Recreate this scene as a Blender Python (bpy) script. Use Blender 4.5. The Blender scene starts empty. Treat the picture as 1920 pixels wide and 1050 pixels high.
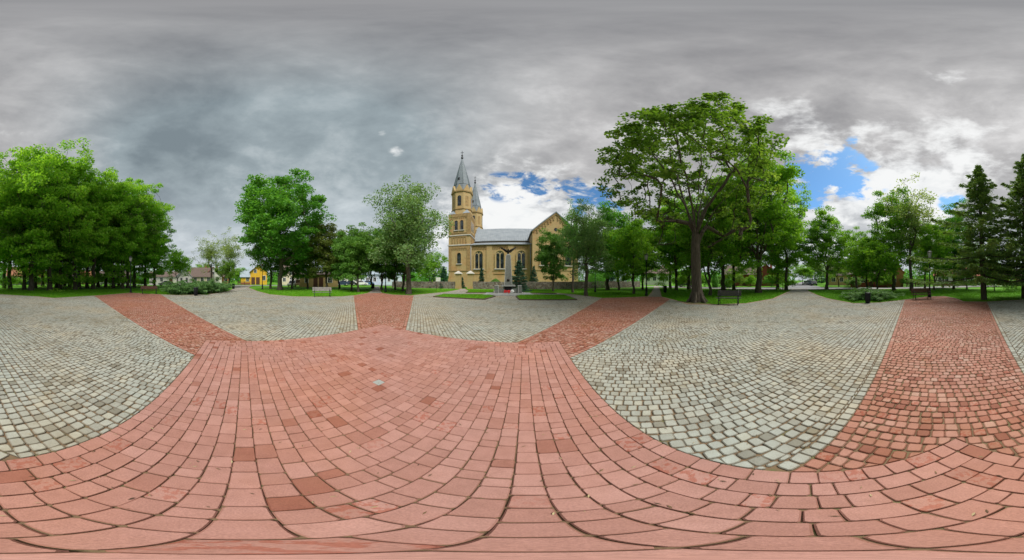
import bpy, bmesh, math, random
import numpy as np
from mathutils import Vector, Matrix

R = math.radians
scene = bpy.context.scene
CAM_H = 1.6
KPX = 1920 / 329.142857            # photo pixels per degree of the panorama

# ------------------------------------------------------------------ camera
cam = bpy.data.cameras.new('camera')
cam.type = 'PANO'
cam.panorama_type = 'EQUIRECTANGULAR'
cam.latitude_min, cam.latitude_max = R(-90), R(90)
cam.longitude_min, cam.longitude_max = R(-164.5714), R(164.5714)
cam.clip_start, cam.clip_end = 0.05, 3000
cam_o = bpy.data.objects.new('camera', cam)
scene.collection.objects.link(cam_o)
cam_o.location = (0, 0, CAM_H)
cam_o.rotation_euler = (R(90), 0, 0)
scene.camera = cam_o

# ------------------------------------------------------------------ world, sun, exposure
SUN_AZ, SUN_EL = 136.0, 54.0       # compass-like azimuth from +Y clockwise
EXPOSURE = 1.6
scene.view_settings.view_transform = 'Standard'
scene.view_settings.look = 'None'
scene.view_settings.exposure = EXPOSURE
scene.view_settings.gamma = 1.0
scene.view_settings.use_curve_mapping = False

world = bpy.data.worlds.new('World')
scene.world = world
world.use_nodes = True


class NT:
    """tiny helper to write node graphs as expressions"""
    def __init__(self, tree):
        self.t = tree
        tree.nodes.clear()

    def n(self, typ, **kw):
        nd = self.t.nodes.new(typ)
        for k, v in kw.items():
            setattr(nd, k, v)
        return nd

    def put(self, sock, v):
        if isinstance(v, bpy.types.NodeSocket):
            self.t.links.new(v, sock)
        else:
            if sock.type == 'RGBA' and hasattr(v, '__len__') and len(v) == 3:
                v = (*v, 1)
            sock.default_value = v

    def m(self, op, a, b=0.0, c=0.0, clamp=False):
        nd = self.n('ShaderNodeMath', operation=op, use_clamp=clamp)
        for i, v in enumerate((a, b, c)):
            self.put(nd.inputs[i], v)
        return nd.outputs[0]

    def vm(self, op, a, b=(0, 0, 0)):
        nd = self.n('ShaderNodeVectorMath', operation=op)
        self.put(nd.inputs[0], a)
        self.put(nd.inputs[1], b)
        return nd.outputs['Value'] if op in ('DOT_PRODUCT', 'LENGTH') else nd.outputs[0]

    def noise(self, vec, scale, detail=4, rough=0.5, dist=0.0):
        nd = self.n('ShaderNodeTexNoise')
        if vec is not None:
            self.put(nd.inputs['Vector'], vec)
        nd.inputs['Scale'].default_value = scale
        nd.inputs['Detail'].default_value = detail
        nd.inputs['Roughness'].default_value = rough
        nd.inputs['Distortion'].default_value = dist
        return nd.outputs['Fac']

    def ramp(self, fac, stops, interp='LINEAR'):
        nd = self.n('ShaderNodeValToRGB')
        nd.color_ramp.interpolation = interp
        el = nd.color_ramp.elements
        while len(el) > 1:
            el.remove(el[-1])
        el[0].position = stops[0][0]
        el[0].color = (*stops[0][1], 1)
        for p, c in stops[1:]:
            e = el.new(p)
            e.color = (*c, 1)
        self.put(nd.inputs[0], fac)
        return nd.outputs[0]

    def smooth(self, v, lo, hi):
        nd = self.n('ShaderNodeMapRange', interpolation_type='SMOOTHSTEP')
        self.put(nd.inputs[0], v)
        nd.inputs[1].default_value = lo
        nd.inputs[2].default_value = hi
        nd.inputs[3].default_value = 0
        nd.inputs[4].default_value = 1
        return nd.outputs[0]

    def mix(self, f, a, b, blend='MIX'):
        nd = self.n('ShaderNodeMix', data_type='RGBA', blend_type=blend)
        self.put(nd.inputs[0], f)
        self.put(nd.inputs[6], a)
        self.put(nd.inputs[7], b)
        return nd.outputs[2]

    def attr(self, name):
        nd = self.n('ShaderNodeAttribute', attribute_name=name)
        return nd.outputs['Fac']

    def bump(self, h, strength=0.4, dist=0.02):
        nd = self.n('ShaderNodeBump')
        nd.inputs['Strength'].default_value = strength
        nd.inputs['Distance'].default_value = dist
        self.put(nd.inputs['Height'], h)
        return nd.outputs[0]


def sky_dir(az, el):
    a, e = R(az), R(el)
    return (math.sin(a) * math.cos(e), math.cos(a) * math.cos(e), math.sin(e))


def px_dir(x, y):
    return ((x - 960) / KPX, (525 - y) / KPX)


W = NT(world.node_tree)
tcw = W.n('ShaderNodeTexCoord').outputs['Generated']
dvec = W.vm('NORMALIZE', tcw)
sp = W.n('ShaderNodeSeparateXYZ')
W.put(sp.inputs[0], dvec)
dx, dy, dz = sp.outputs
zc = W.m('ADD', W.m('MAXIMUM', dz, 0.0), 0.16)
cb = W.n('ShaderNodeCombineXYZ')
W.put(cb.inputs[0], W.m('DIVIDE', dx, zc))
W.put(cb.inputs[1], W.m('DIVIDE', dy, zc))
plane = cb.outputs[0]
sc3 = W.n('ShaderNodeVectorMath', operation='MULTIPLY')
W.put(sc3.inputs[0], dvec)
sc3.inputs[1].default_value = (1, 1, 2.1)
dir3 = sc3.outputs[0]


def blob(px, py, sig, gain=1.0):
    v = W.vm('DOT_PRODUCT', dvec, sky_dir(*px_dir(px, py)))
    k = 1.0 / (1 - math.cos(R(sig)))
    e = W.m('POWER', 2.71828, W.m('MULTIPLY', W.m('SUBTRACT', v, 1.0), k))
    return W.m('MULTIPLY', e, gain)


def addall(items):
    s = items[0]
    for it in items[1:]:
        s = W.m('ADD', s, it)
    return s


nA = W.noise(plane, 0.9, 8, 0.55, 0.4)
nB = W.noise(plane, 3.4, 7, 0.6, 0.3)
nC = W.noise(dir3, 5.0, 10, 0.6, 0.15)
nD = W.noise(dir3, 2.2, 8, 0.55, 0.3)
t = W.m('ADD', W.m('ADD', W.m('MULTIPLY', nA, 0.5), W.m('MULTIPLY', nB, 0.3)), W.m('MULTIPLY', nC, 0.2))
t = W.m('ADD', t, addall([blob(-60, 190, 26, 0.07), blob(1760, 150, 22, 0.02), blob(1250, 230, 20, 0.06),
                          blob(950, 200, 22, 0.05), blob(560, 130, 30, -0.07), blob(1900, 140, 16, -0.08), blob(1840, 60, 16, -0.05), blob(330, 260, 22, -0.12), blob(600, 290, 18, -0.05)]))
cloud = W.ramp(t, [(0.34, (0.225, 0.225, 0.24)), (0.45, (0.36, 0.356, 0.365)), (0.54, (0.50, 0.493, 0.497)), (0.63, (0.74, 0.73, 0.73))])
slate = addall([blob(480, 330, 30, 1.0), blob(700, 300, 26, 0.9), blob(280, 300, 22, 0.7)])
cloud = W.mix(W.m('MINIMUM', slate, 0.85), cloud, W.ramp(t, [(0.32, (0.205, 0.262, 0.295)), (0.45, (0.325, 0.40, 0.435)), (0.60, (0.61, 0.68, 0.71))]))
# pale air low down
low = W.smooth(dz, 0.62, 0.0)
cloud = W.mix(W.m('MULTIPLY', low, 0.72), cloud, (0.61, 0.68, 0.74))
wf = addall([blob(960, 400, 15, 0.42), blob(830, 430, 11, 0.30), blob(1060, 330, 9, 0.16), blob(1120, 410, 10, 0.3), blob(1540, 280, 14, 0.20), blob(1600, 370, 12, 0.25),
             blob(1480, 240, 10, 0.12), blob(1700, 330, 15, 0.22), blob(1850, 300, 15, 0.22), blob(1730, 410, 14, 0.32), blob(30, 250, 12, 0.14),
             blob(745, 283, 2.2, 0.30), blob(716, 249, 1.6, 0.22), blob(1180, 210, 9, 0.12), blob(1775, 150, 4, 0.18), blob(1540, 450, 9, 0.3)])
wmask = W.m('MULTIPLY', W.smooth(W.m('ADD', W.m('ADD', W.m('MULTIPLY', nC, 0.9), W.m('MULTIPLY', nD, 0.4)), wf), 0.80, 1.04), W.smooth(wf, 0.02, 0.10))
cloud = W.mix(wmask, cloud, W.ramp(nC, [(0.3, (0.74, 0.77, 0.80)), (0.55, (0.93, 0.94, 0.94))]))
nE = W.noise(dir3, 6.5, 10, 0.62, 0.25)
bf = addall([blob(930, 350, 5.0, 0.13), blob(1000, 350, 7, 0.15), blob(1090, 366, 7, 0.17), blob(1150, 380, 6, 0.12), blob(1500, 330, 7, 0.16), blob(1570, 318, 8, 0.17),
             blob(1630, 345, 6, 0.13), blob(1510, 370, 6, 0.12), blob(1590, 262, 3.0, 0.10), blob(1785, 380, 4.5, 0.16), blob(835, 480, 5, 0.06)])
bmask = W.m('MULTIPLY', W.smooth(W.m('ADD', nE, W.m('MINIMUM', bf, 0.20)), 0.575, 0.70), W.smooth(bf, 0.045, 0.09))
sky = W.n('ShaderNodeTexSky', sky_type='NISHITA')
sky.sun_disc = False
sky.sun_elevation = R(SUN_EL)
sky.sun_rotation = R(SUN_AZ)
sky.air_density = 1.0
sky.dust_density = 0.6
SKY_STR = 0.1
cl10 = W.mix(1.0, cloud, (1 / SKY_STR / 2 ** EXPOSURE,) * 3, 'MULTIPLY')
blue = W.mix(1.0, sky.outputs[0], (0.27, 0.43, 0.52), 'MULTIPLY')
allsky = W.mix(bmask, cl10, blue)
bg = W.n('ShaderNodeBackground')
W.put(bg.inputs['Color'], allsky)
bg.inputs['Strength'].default_value = SKY_STR
wo = W.n('ShaderNodeOutputWorld')
W.put(wo.inputs[0], bg.outputs[0])
world.cycles.sampling_method = 'MANUAL'
world.cycles.sample_map_resolution = 512

sun = bpy.data.lights.new('sun', 'SUN')
sun.energy = 1.5
sun.angle = R(32)
sun.color = (1.0, 0.95, 0.87)
sun_o = bpy.data.objects.new('sun', sun)
scene.collection.objects.link(sun_o)
sv = Vector(sky_dir(SUN_AZ, SUN_EL))
sun_o.rotation_euler = sv.to_track_quat('Z', 'Y').to_euler()
sun_o.location = (0, -20, 60)

# ------------------------------------------------------------------ helpers
COL = scene.collection


def G(x, y):
    """ground point seen at photo pixel (x, y)"""
    a = R((x - 960) / KPX)
    r = CAM_H / math.tan(R((y - 525) / KPX))
    return Vector((r * math.sin(a), r * math.cos(a), 0))


def P(x, r, z=0.0):
    """point in the direction of photo column x at ground distance r"""
    a = R((x - 960) / KPX)
    return Vector((r * math.sin(a), r * math.cos(a), z))


def facing(p):
    """z rotation that turns local -Y towards the camera"""
    return math.atan2(-p[0], p[1])


def tag(o, label=None, cat=None, group=None, kind=None):
    if label: o['label'] = label
    if cat: o['category'] = cat
    if group: o['group'] = group
    if kind: o['kind'] = kind
    return o


def link(name, mesh, parent=None, mat=None):
    o = bpy.data.objects.new(name, mesh)
    COL.objects.link(o)
    if parent is not None:
        o.parent = parent
    if mat is not None:
        mesh.materials.clear()
        mesh.materials.append(mat)
    return o


def empty(name, loc=(0, 0, 0), rz=0.0):
    o = bpy.data.objects.new(name, None)
    o.empty_display_size = 0.2
    COL.objects.link(o)
    o.location = loc
    o.rotation_euler = (0, 0, rz)
    return o


def copy_tree(o, parent=None):
    c = o.copy()
    COL.objects.link(c)
    c.parent = parent
    for ch in list(o.children):
        copy_tree(ch, c)
    return c


class MB:
    """collects geometry for one mesh"""
    def __init__(self):
        self.v, self.f, self.s = [], [], []

    def add(self, vs, fs, smooth=False):
        b = len(self.v)
        self.v += [tuple(p) for p in vs]
        self.f += [tuple(i + b for i in f) for f in fs]
        self.s += [smooth] * len(fs)
        return self

    def box(self, x0, x1, y0, y1, z0, z1):
        v = [(x0, y0, z0), (x1, y0, z0), (x1, y1, z0), (x0, y1, z0), (x0, y0, z1), (x1, y0, z1), (x1, y1, z1), (x0, y1, z1)]
        return self.add(v, [(0, 3, 2, 1), (4, 5, 6, 7), (0, 1, 5, 4), (1, 2, 6, 5), (2, 3, 7, 6), (3, 0, 4, 7)])

    def frustum(self, poly0, z0, poly1, z1):
        n = len(poly0)
        v = [(x, y, z0) for x, y in poly0] + [(x, y, z1) for x, y in poly1]
        f = [tuple(range(n - 1, -1, -1)), tuple(range(n, 2 * n))]
        f += [(i, (i + 1) % n, n + (i + 1) % n, n + i) for i in range(n)]
        return self.add(v, f)

    def prism_y(self, prof, y0, y1):
        """profile in (x,z), extruded along y"""
        n = len(prof)
        v = [(x, y0, z) for x, z in prof] + [(x, y1, z) for x, z in prof]
        f = [tuple(range(n)), tuple(range(2 * n - 1, n - 1, -1))]
        f += [(i, n + i, n + (i + 1) % n, (i + 1) % n) for i in range(n)]
        return self.add(v, f)

    def prism_x(self, prof, x0, x1):
        n = len(prof)
        v = [(x0, y, z) for y, z in prof] + [(x1, y, z) for y, z in prof]
        f = [tuple(range(n - 1, -1, -1)), tuple(range(n, 2 * n))]
        f += [(i, (i + 1) % n, n + (i + 1) % n, n + i) for i in range(n)]
        return self.add(v, f)

    def tube(self, pts, radii, n=8, caps=True):
        pts = [Vector(p) for p in pts]
        rings = []
        for i, p in enumerate(pts):
            d = (pts[min(i + 1, len(pts) - 1)] - pts[max(i - 1, 0)])
            if d.length < 1e-9: d = Vector((0, 0, 1))
            d.normalize()
            a = d.orthogonal() if abs(d.z) < 0.99 else Vector((1, 0, 0))
            a = (a - d * a.dot(d)).normalized()
            b = d.cross(a)
            rings.append([p + (a * math.cos(2 * math.pi * k / n) + b * math.sin(2 * math.pi * k / n)) * radii[i] for k in range(n)])
        v = [q for r in rings for q in r]
        f = []
        for i in range(len(pts) - 1):
            for k in range(n):
                f.append((i * n + k, i * n + (k + 1) % n, (i + 1) * n + (k + 1) % n, (i + 1) * n + k))
        if caps:
            f.append(tuple(range(n - 1, -1, -1)))
            f.append(tuple(range((len(pts) - 1) * n, len(pts) * n)))
        return self.add(v, f, True)

    def lathe(self, prof, n=12, c=(0, 0, 0)):
        v, f = [], []
        for r, z in prof:
            for k in range(n):
                a = 2 * math.pi * (k + 0.5) / n
                v.append((c[0] + r * math.cos(a), c[1] + r * math.sin(a), c[2] + z))
        for i in range(len(prof) - 1):
            for k in range(n):
                f.append((i * n + k, i * n + (k + 1) % n, (i + 1) * n + (k + 1) % n, (i + 1) * n + k))
        f.append(tuple(range(n - 1, -1, -1)))
        f.append(tuple(range((len(prof) - 1) * n, len(prof) * n)))
        return self.add(v, f, n > 8)

    def mesh(self, name='mesh'):
        me = bpy.data.meshes.new(name)
        me.from_pydata(self.v, [], self.f)
        me.polygons.foreach_set('use_smooth', self.s)
        me.update()
        return me

    def build(self, name, mat, parent=None):
        return link(name, self.mesh(name), parent, mat)


def fast_mesh(name, verts, faces_n, loops, attrs=None, smooth=False):
    """verts (n,3); faces_n list of loop counts; loops flat vertex ids; attrs {name: per-face float}"""
    me = bpy.data.meshes.new(name)
    verts = np.asarray(verts, np.float32)
    faces_n = np.asarray(faces_n, np.int32)
    loops = np.asarray(loops, np.int32)
    me.vertices.add(len(verts))
    me.vertices.foreach_set('co', verts.ravel())
    me.loops.add(len(loops))
    me.loops.foreach_set('vertex_index', loops)
    me.polygons.add(len(faces_n))
    st = np.concatenate([[0], np.cumsum(faces_n)[:-1]]).astype(np.int32)
    me.polygons.foreach_set('loop_start', st)
    me.polygons.foreach_set('use_smooth', np.full(len(faces_n), smooth, bool))
    for k, a in (attrs or {}).items():
        at = me.attributes.new(k, 'FLOAT', 'FACE')
        at.data.foreach_set('value', np.asarray(a, np.float32))
    me.update(calc_edges=True)
    return me


# ------------------------------------------------------------------ materials
MATS = {}


def mat(name, fn):
    if name in MATS: return MATS[name]
    m = bpy.data.materials.new(name)
    m.use_nodes = True
    T = NT(m.node_tree)
    out = T.n('ShaderNodeOutputMaterial')
    sh = fn(T)
    T.put(out.inputs[0], sh)
    MATS[name] = m
    return m


def pbsdf(T, col, rough=0.7, normal=None, metal=0.0, spec=0.4):
    b = T.n('ShaderNodeBsdfPrincipled')
    T.put(b.inputs['Base Color'], col)
    T.put(b.inputs['Roughness'], rough)
    b.inputs['Metallic'].default_value = metal
    b.inputs['Specular IOR Level'].default_value = spec
    if normal is not None: T.put(b.inputs['Normal'], normal)
    return b.outputs[0]


def objco(T):
    return T.n('ShaderNodeTexCoord').outputs['Object']


def plain(name, col, rough=0.6, metal=0.0, var=0.25, scale=3.0, bump=0.0, bscale=40):
    def fn(T):
        co = objco(T)
        n = T.noise(co, scale, 6, 0.6)
        lo = tuple(c * (1 - var) for c in col)
        hi = tuple(min(1, c * (1 + var)) for c in col)
        c = T.ramp(n, [(0.3, lo), (0.7, hi)])
        nm = T.bump(T.noise(co, bscale, 5, 0.6), bump, 0.01) if bump else None
        return pbsdf(T, c, rough, nm, metal)
    return mat(name, fn)


def m_sett(name, stops, dirt, dirt_amt, stain, rim=0.55):
    """paving stone: own colour per stone (face attribute tone), fine grain, dirt patches of their own shape"""
    def fn(T):
        geo = T.n('ShaderNodeNewGeometry').outputs['Position']
        tone = T.attr('tone')
        base = T.ramp(tone, stops)
        g = T.noise(geo, 160, 5, 0.65)
        base = T.mix(0.5, base, T.ramp(g, [(0.3, (0.55, 0.55, 0.55)), (0.7, (1.35, 1.35, 1.35))]), 'MULTIPLY')
        wthr = T.noise(geo, 9, 6, 0.7)
        base = T.mix(0.6, base, T.ramp(wthr, [(0.3, (0.80, 0.76, 0.72)), (0.7, (1.14, 1.15, 1.16))]), 'MULTIPLY')
        blot = T.noise(geo, 22, 5, 0.6)
        worn = T.m('MULTIPLY', T.m('MULTIPLY', T.smooth(blot, 0.49, 0.56), T.smooth(T.attr('tone2'), 1.0 - stain * 0.5, 1.0 - stain * 0.3)), min(1.0, stain * 6), clamp=True)
        base = T.mix(worn, base, T.mix(1.0, base, (0.84, 0.52, 0.42), 'MULTIPLY'))
        hue = T.noise(geo, 0.4, 4, 0.6)
        base = T.mix(1.0, base, T.ramp(hue, [(0.32, (0.93, 0.99, 1.03)), (0.5, (1.0, 1.0, 1.0)), (0.68, (1.07, 0.97, 0.86))]), 'MULTIPLY')
        speck = T.noise(geo, 60, 4, 0.7)
        base = T.mix(T.m('MULTIPLY', T.smooth(speck, 0.62, 0.72), 0.35), base, T.mix(1.0, base, (0.7, 0.62, 0.55), 'MULTIPLY'))
        pat = T.noise(geo, 0.55, 5, 0.62)
        pat2 = T.noise(geo, 3.1, 5, 0.6)
        msk = T.m('MULTIPLY', T.smooth(T.m('ADD', T.m('MULTIPLY', pat, 0.65), T.m('MULTIPLY', pat2, 0.35)), 0.47, 0.66), dirt_amt)
        per = T.smooth(T.attr('tone2'), 0.35, 0.95)
        msk = T.m('MULTIPLY', msk, T.m('ADD', 0.45, T.m('MULTIPLY', per, 0.75)), clamp=True)
        base = T.mix(msk, base, dirt)
        base = T.mix(T.m('MULTIPLY', T.attr('rim'), rim), base, T.mix(1.0, base, (0.42, 0.32, 0.24), 'MULTIPLY'))
        nm = T.bump(T.m('ADD', g, T.m('MULTIPLY', blot, 0.8)), 0.35, 0.004)
        return pbsdf(T, base, 0.72, nm, 0.0, 0.35)
    return mat(name, fn)


M_RED = m_sett('red_block', [(0.0, (0.25, 0.085, 0.055)), (0.02, (0.30, 0.12, 0.085)), (0.04, (0.365, 0.180, 0.145)), (0.5, (0.40, 0.203, 0.168)), (1.0, (0.44, 0.233, 0.196))],
               (0.310, 0.150, 0.091), 0.26, 0.13, 0.30)
M_BAND = m_sett('red_sett', [(0.0, (0.23, 0.08, 0.05)), (0.09, (0.30, 0.115, 0.075)), (0.22, (0.355, 0.16, 0.115)), (0.8, (0.405, 0.20, 0.152)), (1.0, (0.44, 0.275, 0.22))],
                (0.265, 0.115, 0.052), 0.62, 0.4)
M_GREY = m_sett('grey_sett', [(0.0, (0.202, 0.190, 0.152)), (0.08, (0.284, 0.283, 0.243)), (0.25, (0.339, 0.348, 0.309)), (0.85, (0.389, 0.400, 0.356)), (1.0, (0.415, 0.407, 0.339))],
                (0.238, 0.200, 0.127), 0.75, 0.0)


def f_joint(T):
    geo = T.n('ShaderNodeNewGeometry').outputs['Position']
    c = T.ramp(T.noise(geo, 6, 6, 0.65), [(0.35, (0.15, 0.095, 0.055)), (0.55, (0.185, 0.125, 0.072)), (0.68, (0.13, 0.135, 0.055))])
    return pbsdf(T, c, 0.95, T.bump(T.noise(geo, 300, 3), 0.6, 0.004))


M_JOINT = mat('joint_sand', f_joint)


def f_grass(T):
    geo = T.n('ShaderNodeNewGeometry').outputs['Position']
    a = T.noise(geo, 0.25, 5, 0.6)
    b = T.noise(geo, 14, 5, 0.7)
    c = T.ramp(T.m('ADD', T.m('MULTIPLY', a, 0.5), T.m('MULTIPLY', b, 0.5)), [(0.3, (0.06, 0.17, 0.009)), (0.55, (0.10, 0.28, 0.014)), (0.75, (0.16, 0.34, 0.03))])
    wn = T.noise(geo, 0.6, 6, 0.7)
    c = T.mix(T.m('MULTIPLY', T.smooth(wn, 0.58, 0.70), 0.55), c, (0.17, 0.17, 0.055))
    return pbsdf(T, c, 0.9, T.bump(b, 0.8, 0.05), 0, 0.15)


M_GRASS = mat('grass', f_grass)


def f_blade(T):
    tone = T.attr('tone')
    c = T.ramp(tone, [(0.0, (0.08, 0.22, 0.010)), (0.6, (0.13, 0.35, 0.018)), (1.0, (0.24, 0.42, 0.04))])
    d = T.n('ShaderNodeBsdfDiffuse'); T.put(d.inputs[0], c)
    tr = T.n('ShaderNodeBsdfTranslucent'); T.put(tr.inputs[0], c)
    ms = T.n('ShaderNodeMixShader'); ms.inputs[0].default_value = 0.3
    T.put(ms.inputs[1], d.outputs[0]); T.put(ms.inputs[2], tr.outputs[0])
    return ms.outputs[0]


M_BLADE = mat('grass_blade', f_blade)


def leaf_mat(name, dark, mid, light, trans=0.35):
    def fn(T):
        tone = T.attr('tone')
        oi = T.n('ShaderNodeObjectInfo').outputs['Random']
        tt = T.m('ADD', tone, T.m('MULTIPLY', T.m('SUBTRACT', oi, 0.5), 0.25))
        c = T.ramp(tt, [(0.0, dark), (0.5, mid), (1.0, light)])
        d = T.n('ShaderNodeBsdfPrincipled')
        T.put(d.inputs['Base Color'], c)
        d.inputs['Roughness'].default_value = 0.55
        d.inputs['Specular IOR Level'].default_value = 0.3
        tr = T.n('ShaderNodeBsdfTranslucent')
        T.put(tr.inputs[0], T.mix(1.0, c, (1.25, 1.2, 0.6), 'MULTIPLY'))
        ms = T.n('ShaderNodeMixShader'); ms.inputs[0].default_value = trans
        T.put(ms.inputs[1], d.outputs[0]); T.put(ms.inputs[2], tr.outputs[0])
        return ms.outputs[0]
    return mat(name, fn)


L_MAPLE = leaf_mat('leaf_maple', (0.106, 0.263, 0.020), (0.190, 0.420, 0.034), (0.358, 0.582, 0.078), 0.48)
L_GROVE_LIT = leaf_mat('leaf_grove_lit', (0.138, 0.324, 0.026), (0.258, 0.528, 0.048), (0.468, 0.720, 0.108), 0.5)  # bright skylight on the left grove painted in as lighter leaf colour
L_DEEP = leaf_mat('leaf_deep', (0.065, 0.211, 0.030), (0.108, 0.324, 0.039), (0.205, 0.464, 0.065), 0.46)
L_YOUNG = leaf_mat('leaf_young', (0.075, 0.18, 0.02), (0.145, 0.29, 0.036), (0.27, 0.41, 0.075), 0.48)
L_SILVER = leaf_mat('leaf_silver', (0.111, 0.234, 0.078), (0.195, 0.351, 0.117), (0.416, 0.546, 0.286), 0.43)
L_DARK = leaf_mat('leaf_dark', (0.073, 0.181, 0.035), (0.125, 0.288, 0.050), (0.237, 0.431, 0.088), 0.44)
L_PLUM = leaf_mat('leaf_plum', (0.115, 0.145, 0.039), (0.18, 0.26, 0.05), (0.312, 0.286, 0.091), 0.46)
L_BIRCH = leaf_mat('leaf_birch', (0.208, 0.312, 0.091), (0.325, 0.442, 0.156), (0.494, 0.598, 0.260), 0.50)
L_SPRUCE = leaf_mat('needle_spruce', (0.083, 0.175, 0.047), (0.151, 0.275, 0.067), (0.300, 0.416, 0.100), 0.28)
L_BLUE = leaf_mat('needle_blue', (0.02, 0.07, 0.042), (0.035, 0.115, 0.07), (0.07, 0.175, 0.11), 0.15)
L_JUNI = leaf_mat('needle_juniper', (0.078, 0.189, 0.065), (0.143, 0.299, 0.098), (0.273, 0.442, 0.182), 0.30)


def f_bark(T):
    co = objco(T)
    s = T.n('ShaderNodeMapping'); s.inputs['Scale'].default_value = (1, 1, 0.18)
    T.put(s.inputs[0], co)
    n = T.noise(s.outputs[0], 14, 8, 0.7)
    c = T.ramp(n, [(0.3, (0.045, 0.036, 0.028)), (0.55, (0.12, 0.10, 0.08)), (0.8, (0.23, 0.20, 0.165))])
    return pbsdf(T, c, 0.95, T.bump(n, 1.0, 0.06), 0, 0.2)


M_BARK = mat('bark', f_bark)


def f_brick(T):
    co = objco(T)
    mp = T.n('ShaderNodeMapping')
    sx = T.n('ShaderNodeSeparateXYZ'); T.put(sx.inputs[0], co)
    cbn = T.n('ShaderNodeCombineXYZ')
    T.put(cbn.inputs[0], T.m('ADD', sx.outputs[0], sx.outputs[1])); T.put(cbn.inputs[1], sx.outputs[2])
    br = T.n('ShaderNodeTexBrick')
    T.put(br.inputs['Vector'], cbn.outputs[0])
    br.inputs['Color1'].default_value = (0.46, 0.335, 0.135, 1)
    br.inputs['Color2'].default_value = (0.40, 0.27, 0.095, 1)
    br.inputs['Mortar'].default_value = (0.36, 0.30, 0.20, 1)
    br.inputs['Scale'].default_value = 1.0
    br.inputs['Mortar Size'].default_value = 0.012
    br.inputs['Brick Width'].default_value = 0.27
    br.inputs['Row Height'].default_value = 0.085
    n = T.noise(co, 0.5, 6, 0.65)
    big = T.noise(co, 2.2, 6, 0.7)
    col = T.mix(T.m('MULTIPLY', T.smooth(n, 0.48, 0.68), 0.55), br.outputs[0], (0.40, 0.20, 0.075))
    col = T.mix(0.35, col, T.ramp(big, [(0.3, (0.72, 0.72, 0.70)), (0.7, (1.22, 1.2, 1.15))]), 'MULTIPLY')
    ms = T.n('ShaderNodeMapping'); ms.inputs['Scale'].default_value = (1.3, 1.3, 0.10)
    T.put(ms.inputs[0], co)
    stk = T.noise(ms.outputs[0], 1.6, 6, 0.7)
    col = T.mix(T.m('MULTIPLY', T.smooth(stk, 0.52, 0.72), 0.45), col, T.mix(1.0, col, (0.60, 0.55, 0.50), 'MULTIPLY'))
    return pbsdf(T, col, 0.85, T.bump(br.outputs['Fac'], -0.4, 0.01))


M_BRICK = mat('yellow_brick', f_brick)
M_TRIM = plain('brick_trim', (0.30, 0.20, 0.085), 0.85, 0, 0.3, 2.0)
M_OCHRE = plain('ochre_stone', (0.40, 0.32, 0.17), 0.85, 0, 0.2, 3)
M_STONETRIM = plain('pale_stone', (0.48, 0.46, 0.42), 0.8, 0, 0.15, 2.0)


def f_zinc(T):
    co = objco(T)
    n = T.noise(co, 0.8, 6, 0.6)
    c = T.ramp(n, [(0.3, (0.20, 0.23, 0.26)), (0.7, (0.29, 0.325, 0.355))])
    return pbsdf(T, c, 0.6, None, 0.0, 0.35)


M_ZINC = mat('zinc_sheet', f_zinc)


M_SPIRE = plain('slate_grey_spire', (0.155, 0.185, 0.21), 0.55, 0, 0.2, 0.9)


def f_glass(T):
    n = T.noise(objco(T), 1.2, 2)
    c = T.ramp(n, [(0.4, (0.012, 0.015, 0.018)), (0.6, (0.04, 0.05, 0.06))])
    return pbsdf(T, c, 0.12, None, 0, 0.5)


M_GLASS = mat('window_glass', f_glass)
M_IRON = plain('black_iron', (0.018, 0.020, 0.024), 0.45, 0.3, 0.3, 8)
M_WOODDK = plain('brown_slat', (0.115, 0.050, 0.032), 0.6, 0, 0.35, 6)
M_WOODGR = plain('grey_slat', (0.20, 0.185, 0.175), 0.7, 0, 0.3, 6)
M_STONE = plain('granite', (0.16, 0.17, 0.16), 0.55, 0, 0.3, 9, 0.2)
M_STONEL = plain('light_granite', (0.38, 0.39, 0.38), 0.6, 0, 0.2, 9, 0.2)
M_SLAB = plain('paved_slab', (0.30, 0.31, 0.32), 0.75, 0, 0.2, 5, 0.2)
M_BRONZE = plain('dark_bronze', (0.030, 0.026, 0.022), 0.45, 0.6, 0.3, 8)
M_WREATHR = plain('red_flowers', (0.60, 0.03, 0.035), 0.7, 0, 0.4, 20)
M_WREATHW = plain('white_flowers', (0.75, 0.77, 0.78), 0.7, 0, 0.15, 20)
M_KERB = plain('kerb_brick', (0.36, 0.23, 0.18), 0.85, 0, 0.3, 4)
M_KERBDK = plain('dark_kerb', (0.10, 0.065, 0.05), 0.85, 0, 0.3, 4)
M_TYRE = plain('tyre_rubber', (0.015, 0.015, 0.016), 0.8)
M_RIM = plain('rim_metal', (0.45, 0.46, 0.48), 0.35, 0.8)
M_LAMPGL = plain('frosted_lamp_glass', (0.55, 0.57, 0.58), 0.3, 0, 0.1)


def f_path(T):
    geo = T.n('ShaderNodeNewGeometry').outputs['Position']
    br = T.n('ShaderNodeTexBrick')
    T.put(br.inputs['Vector'], geo)
    br.inputs['Color1'].default_value = (0.37, 0.34, 0.31, 1)
    br.inputs['Color2'].default_value = (0.29, 0.27, 0.245, 1)
    br.inputs['Mortar'].default_value = (0.17, 0.14, 0.10, 1)
    br.inputs['Scale'].default_value = 1
    br.inputs['Mortar Size'].default_value = 0.008
    br.inputs['Brick Width'].default_value = 0.2
    br.inputs['Row Height'].default_value = 0.1
    n = T.noise(geo, 0.8, 6, 0.6)
    c = T.mix(0.6, br.outputs[0], T.ramp(n, [(0.3, (0.75, 0.72, 0.68)), (0.7, (1.1, 1.1, 1.1))]), 'MULTIPLY')
    return pbsdf(T, c, 0.85)


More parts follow.
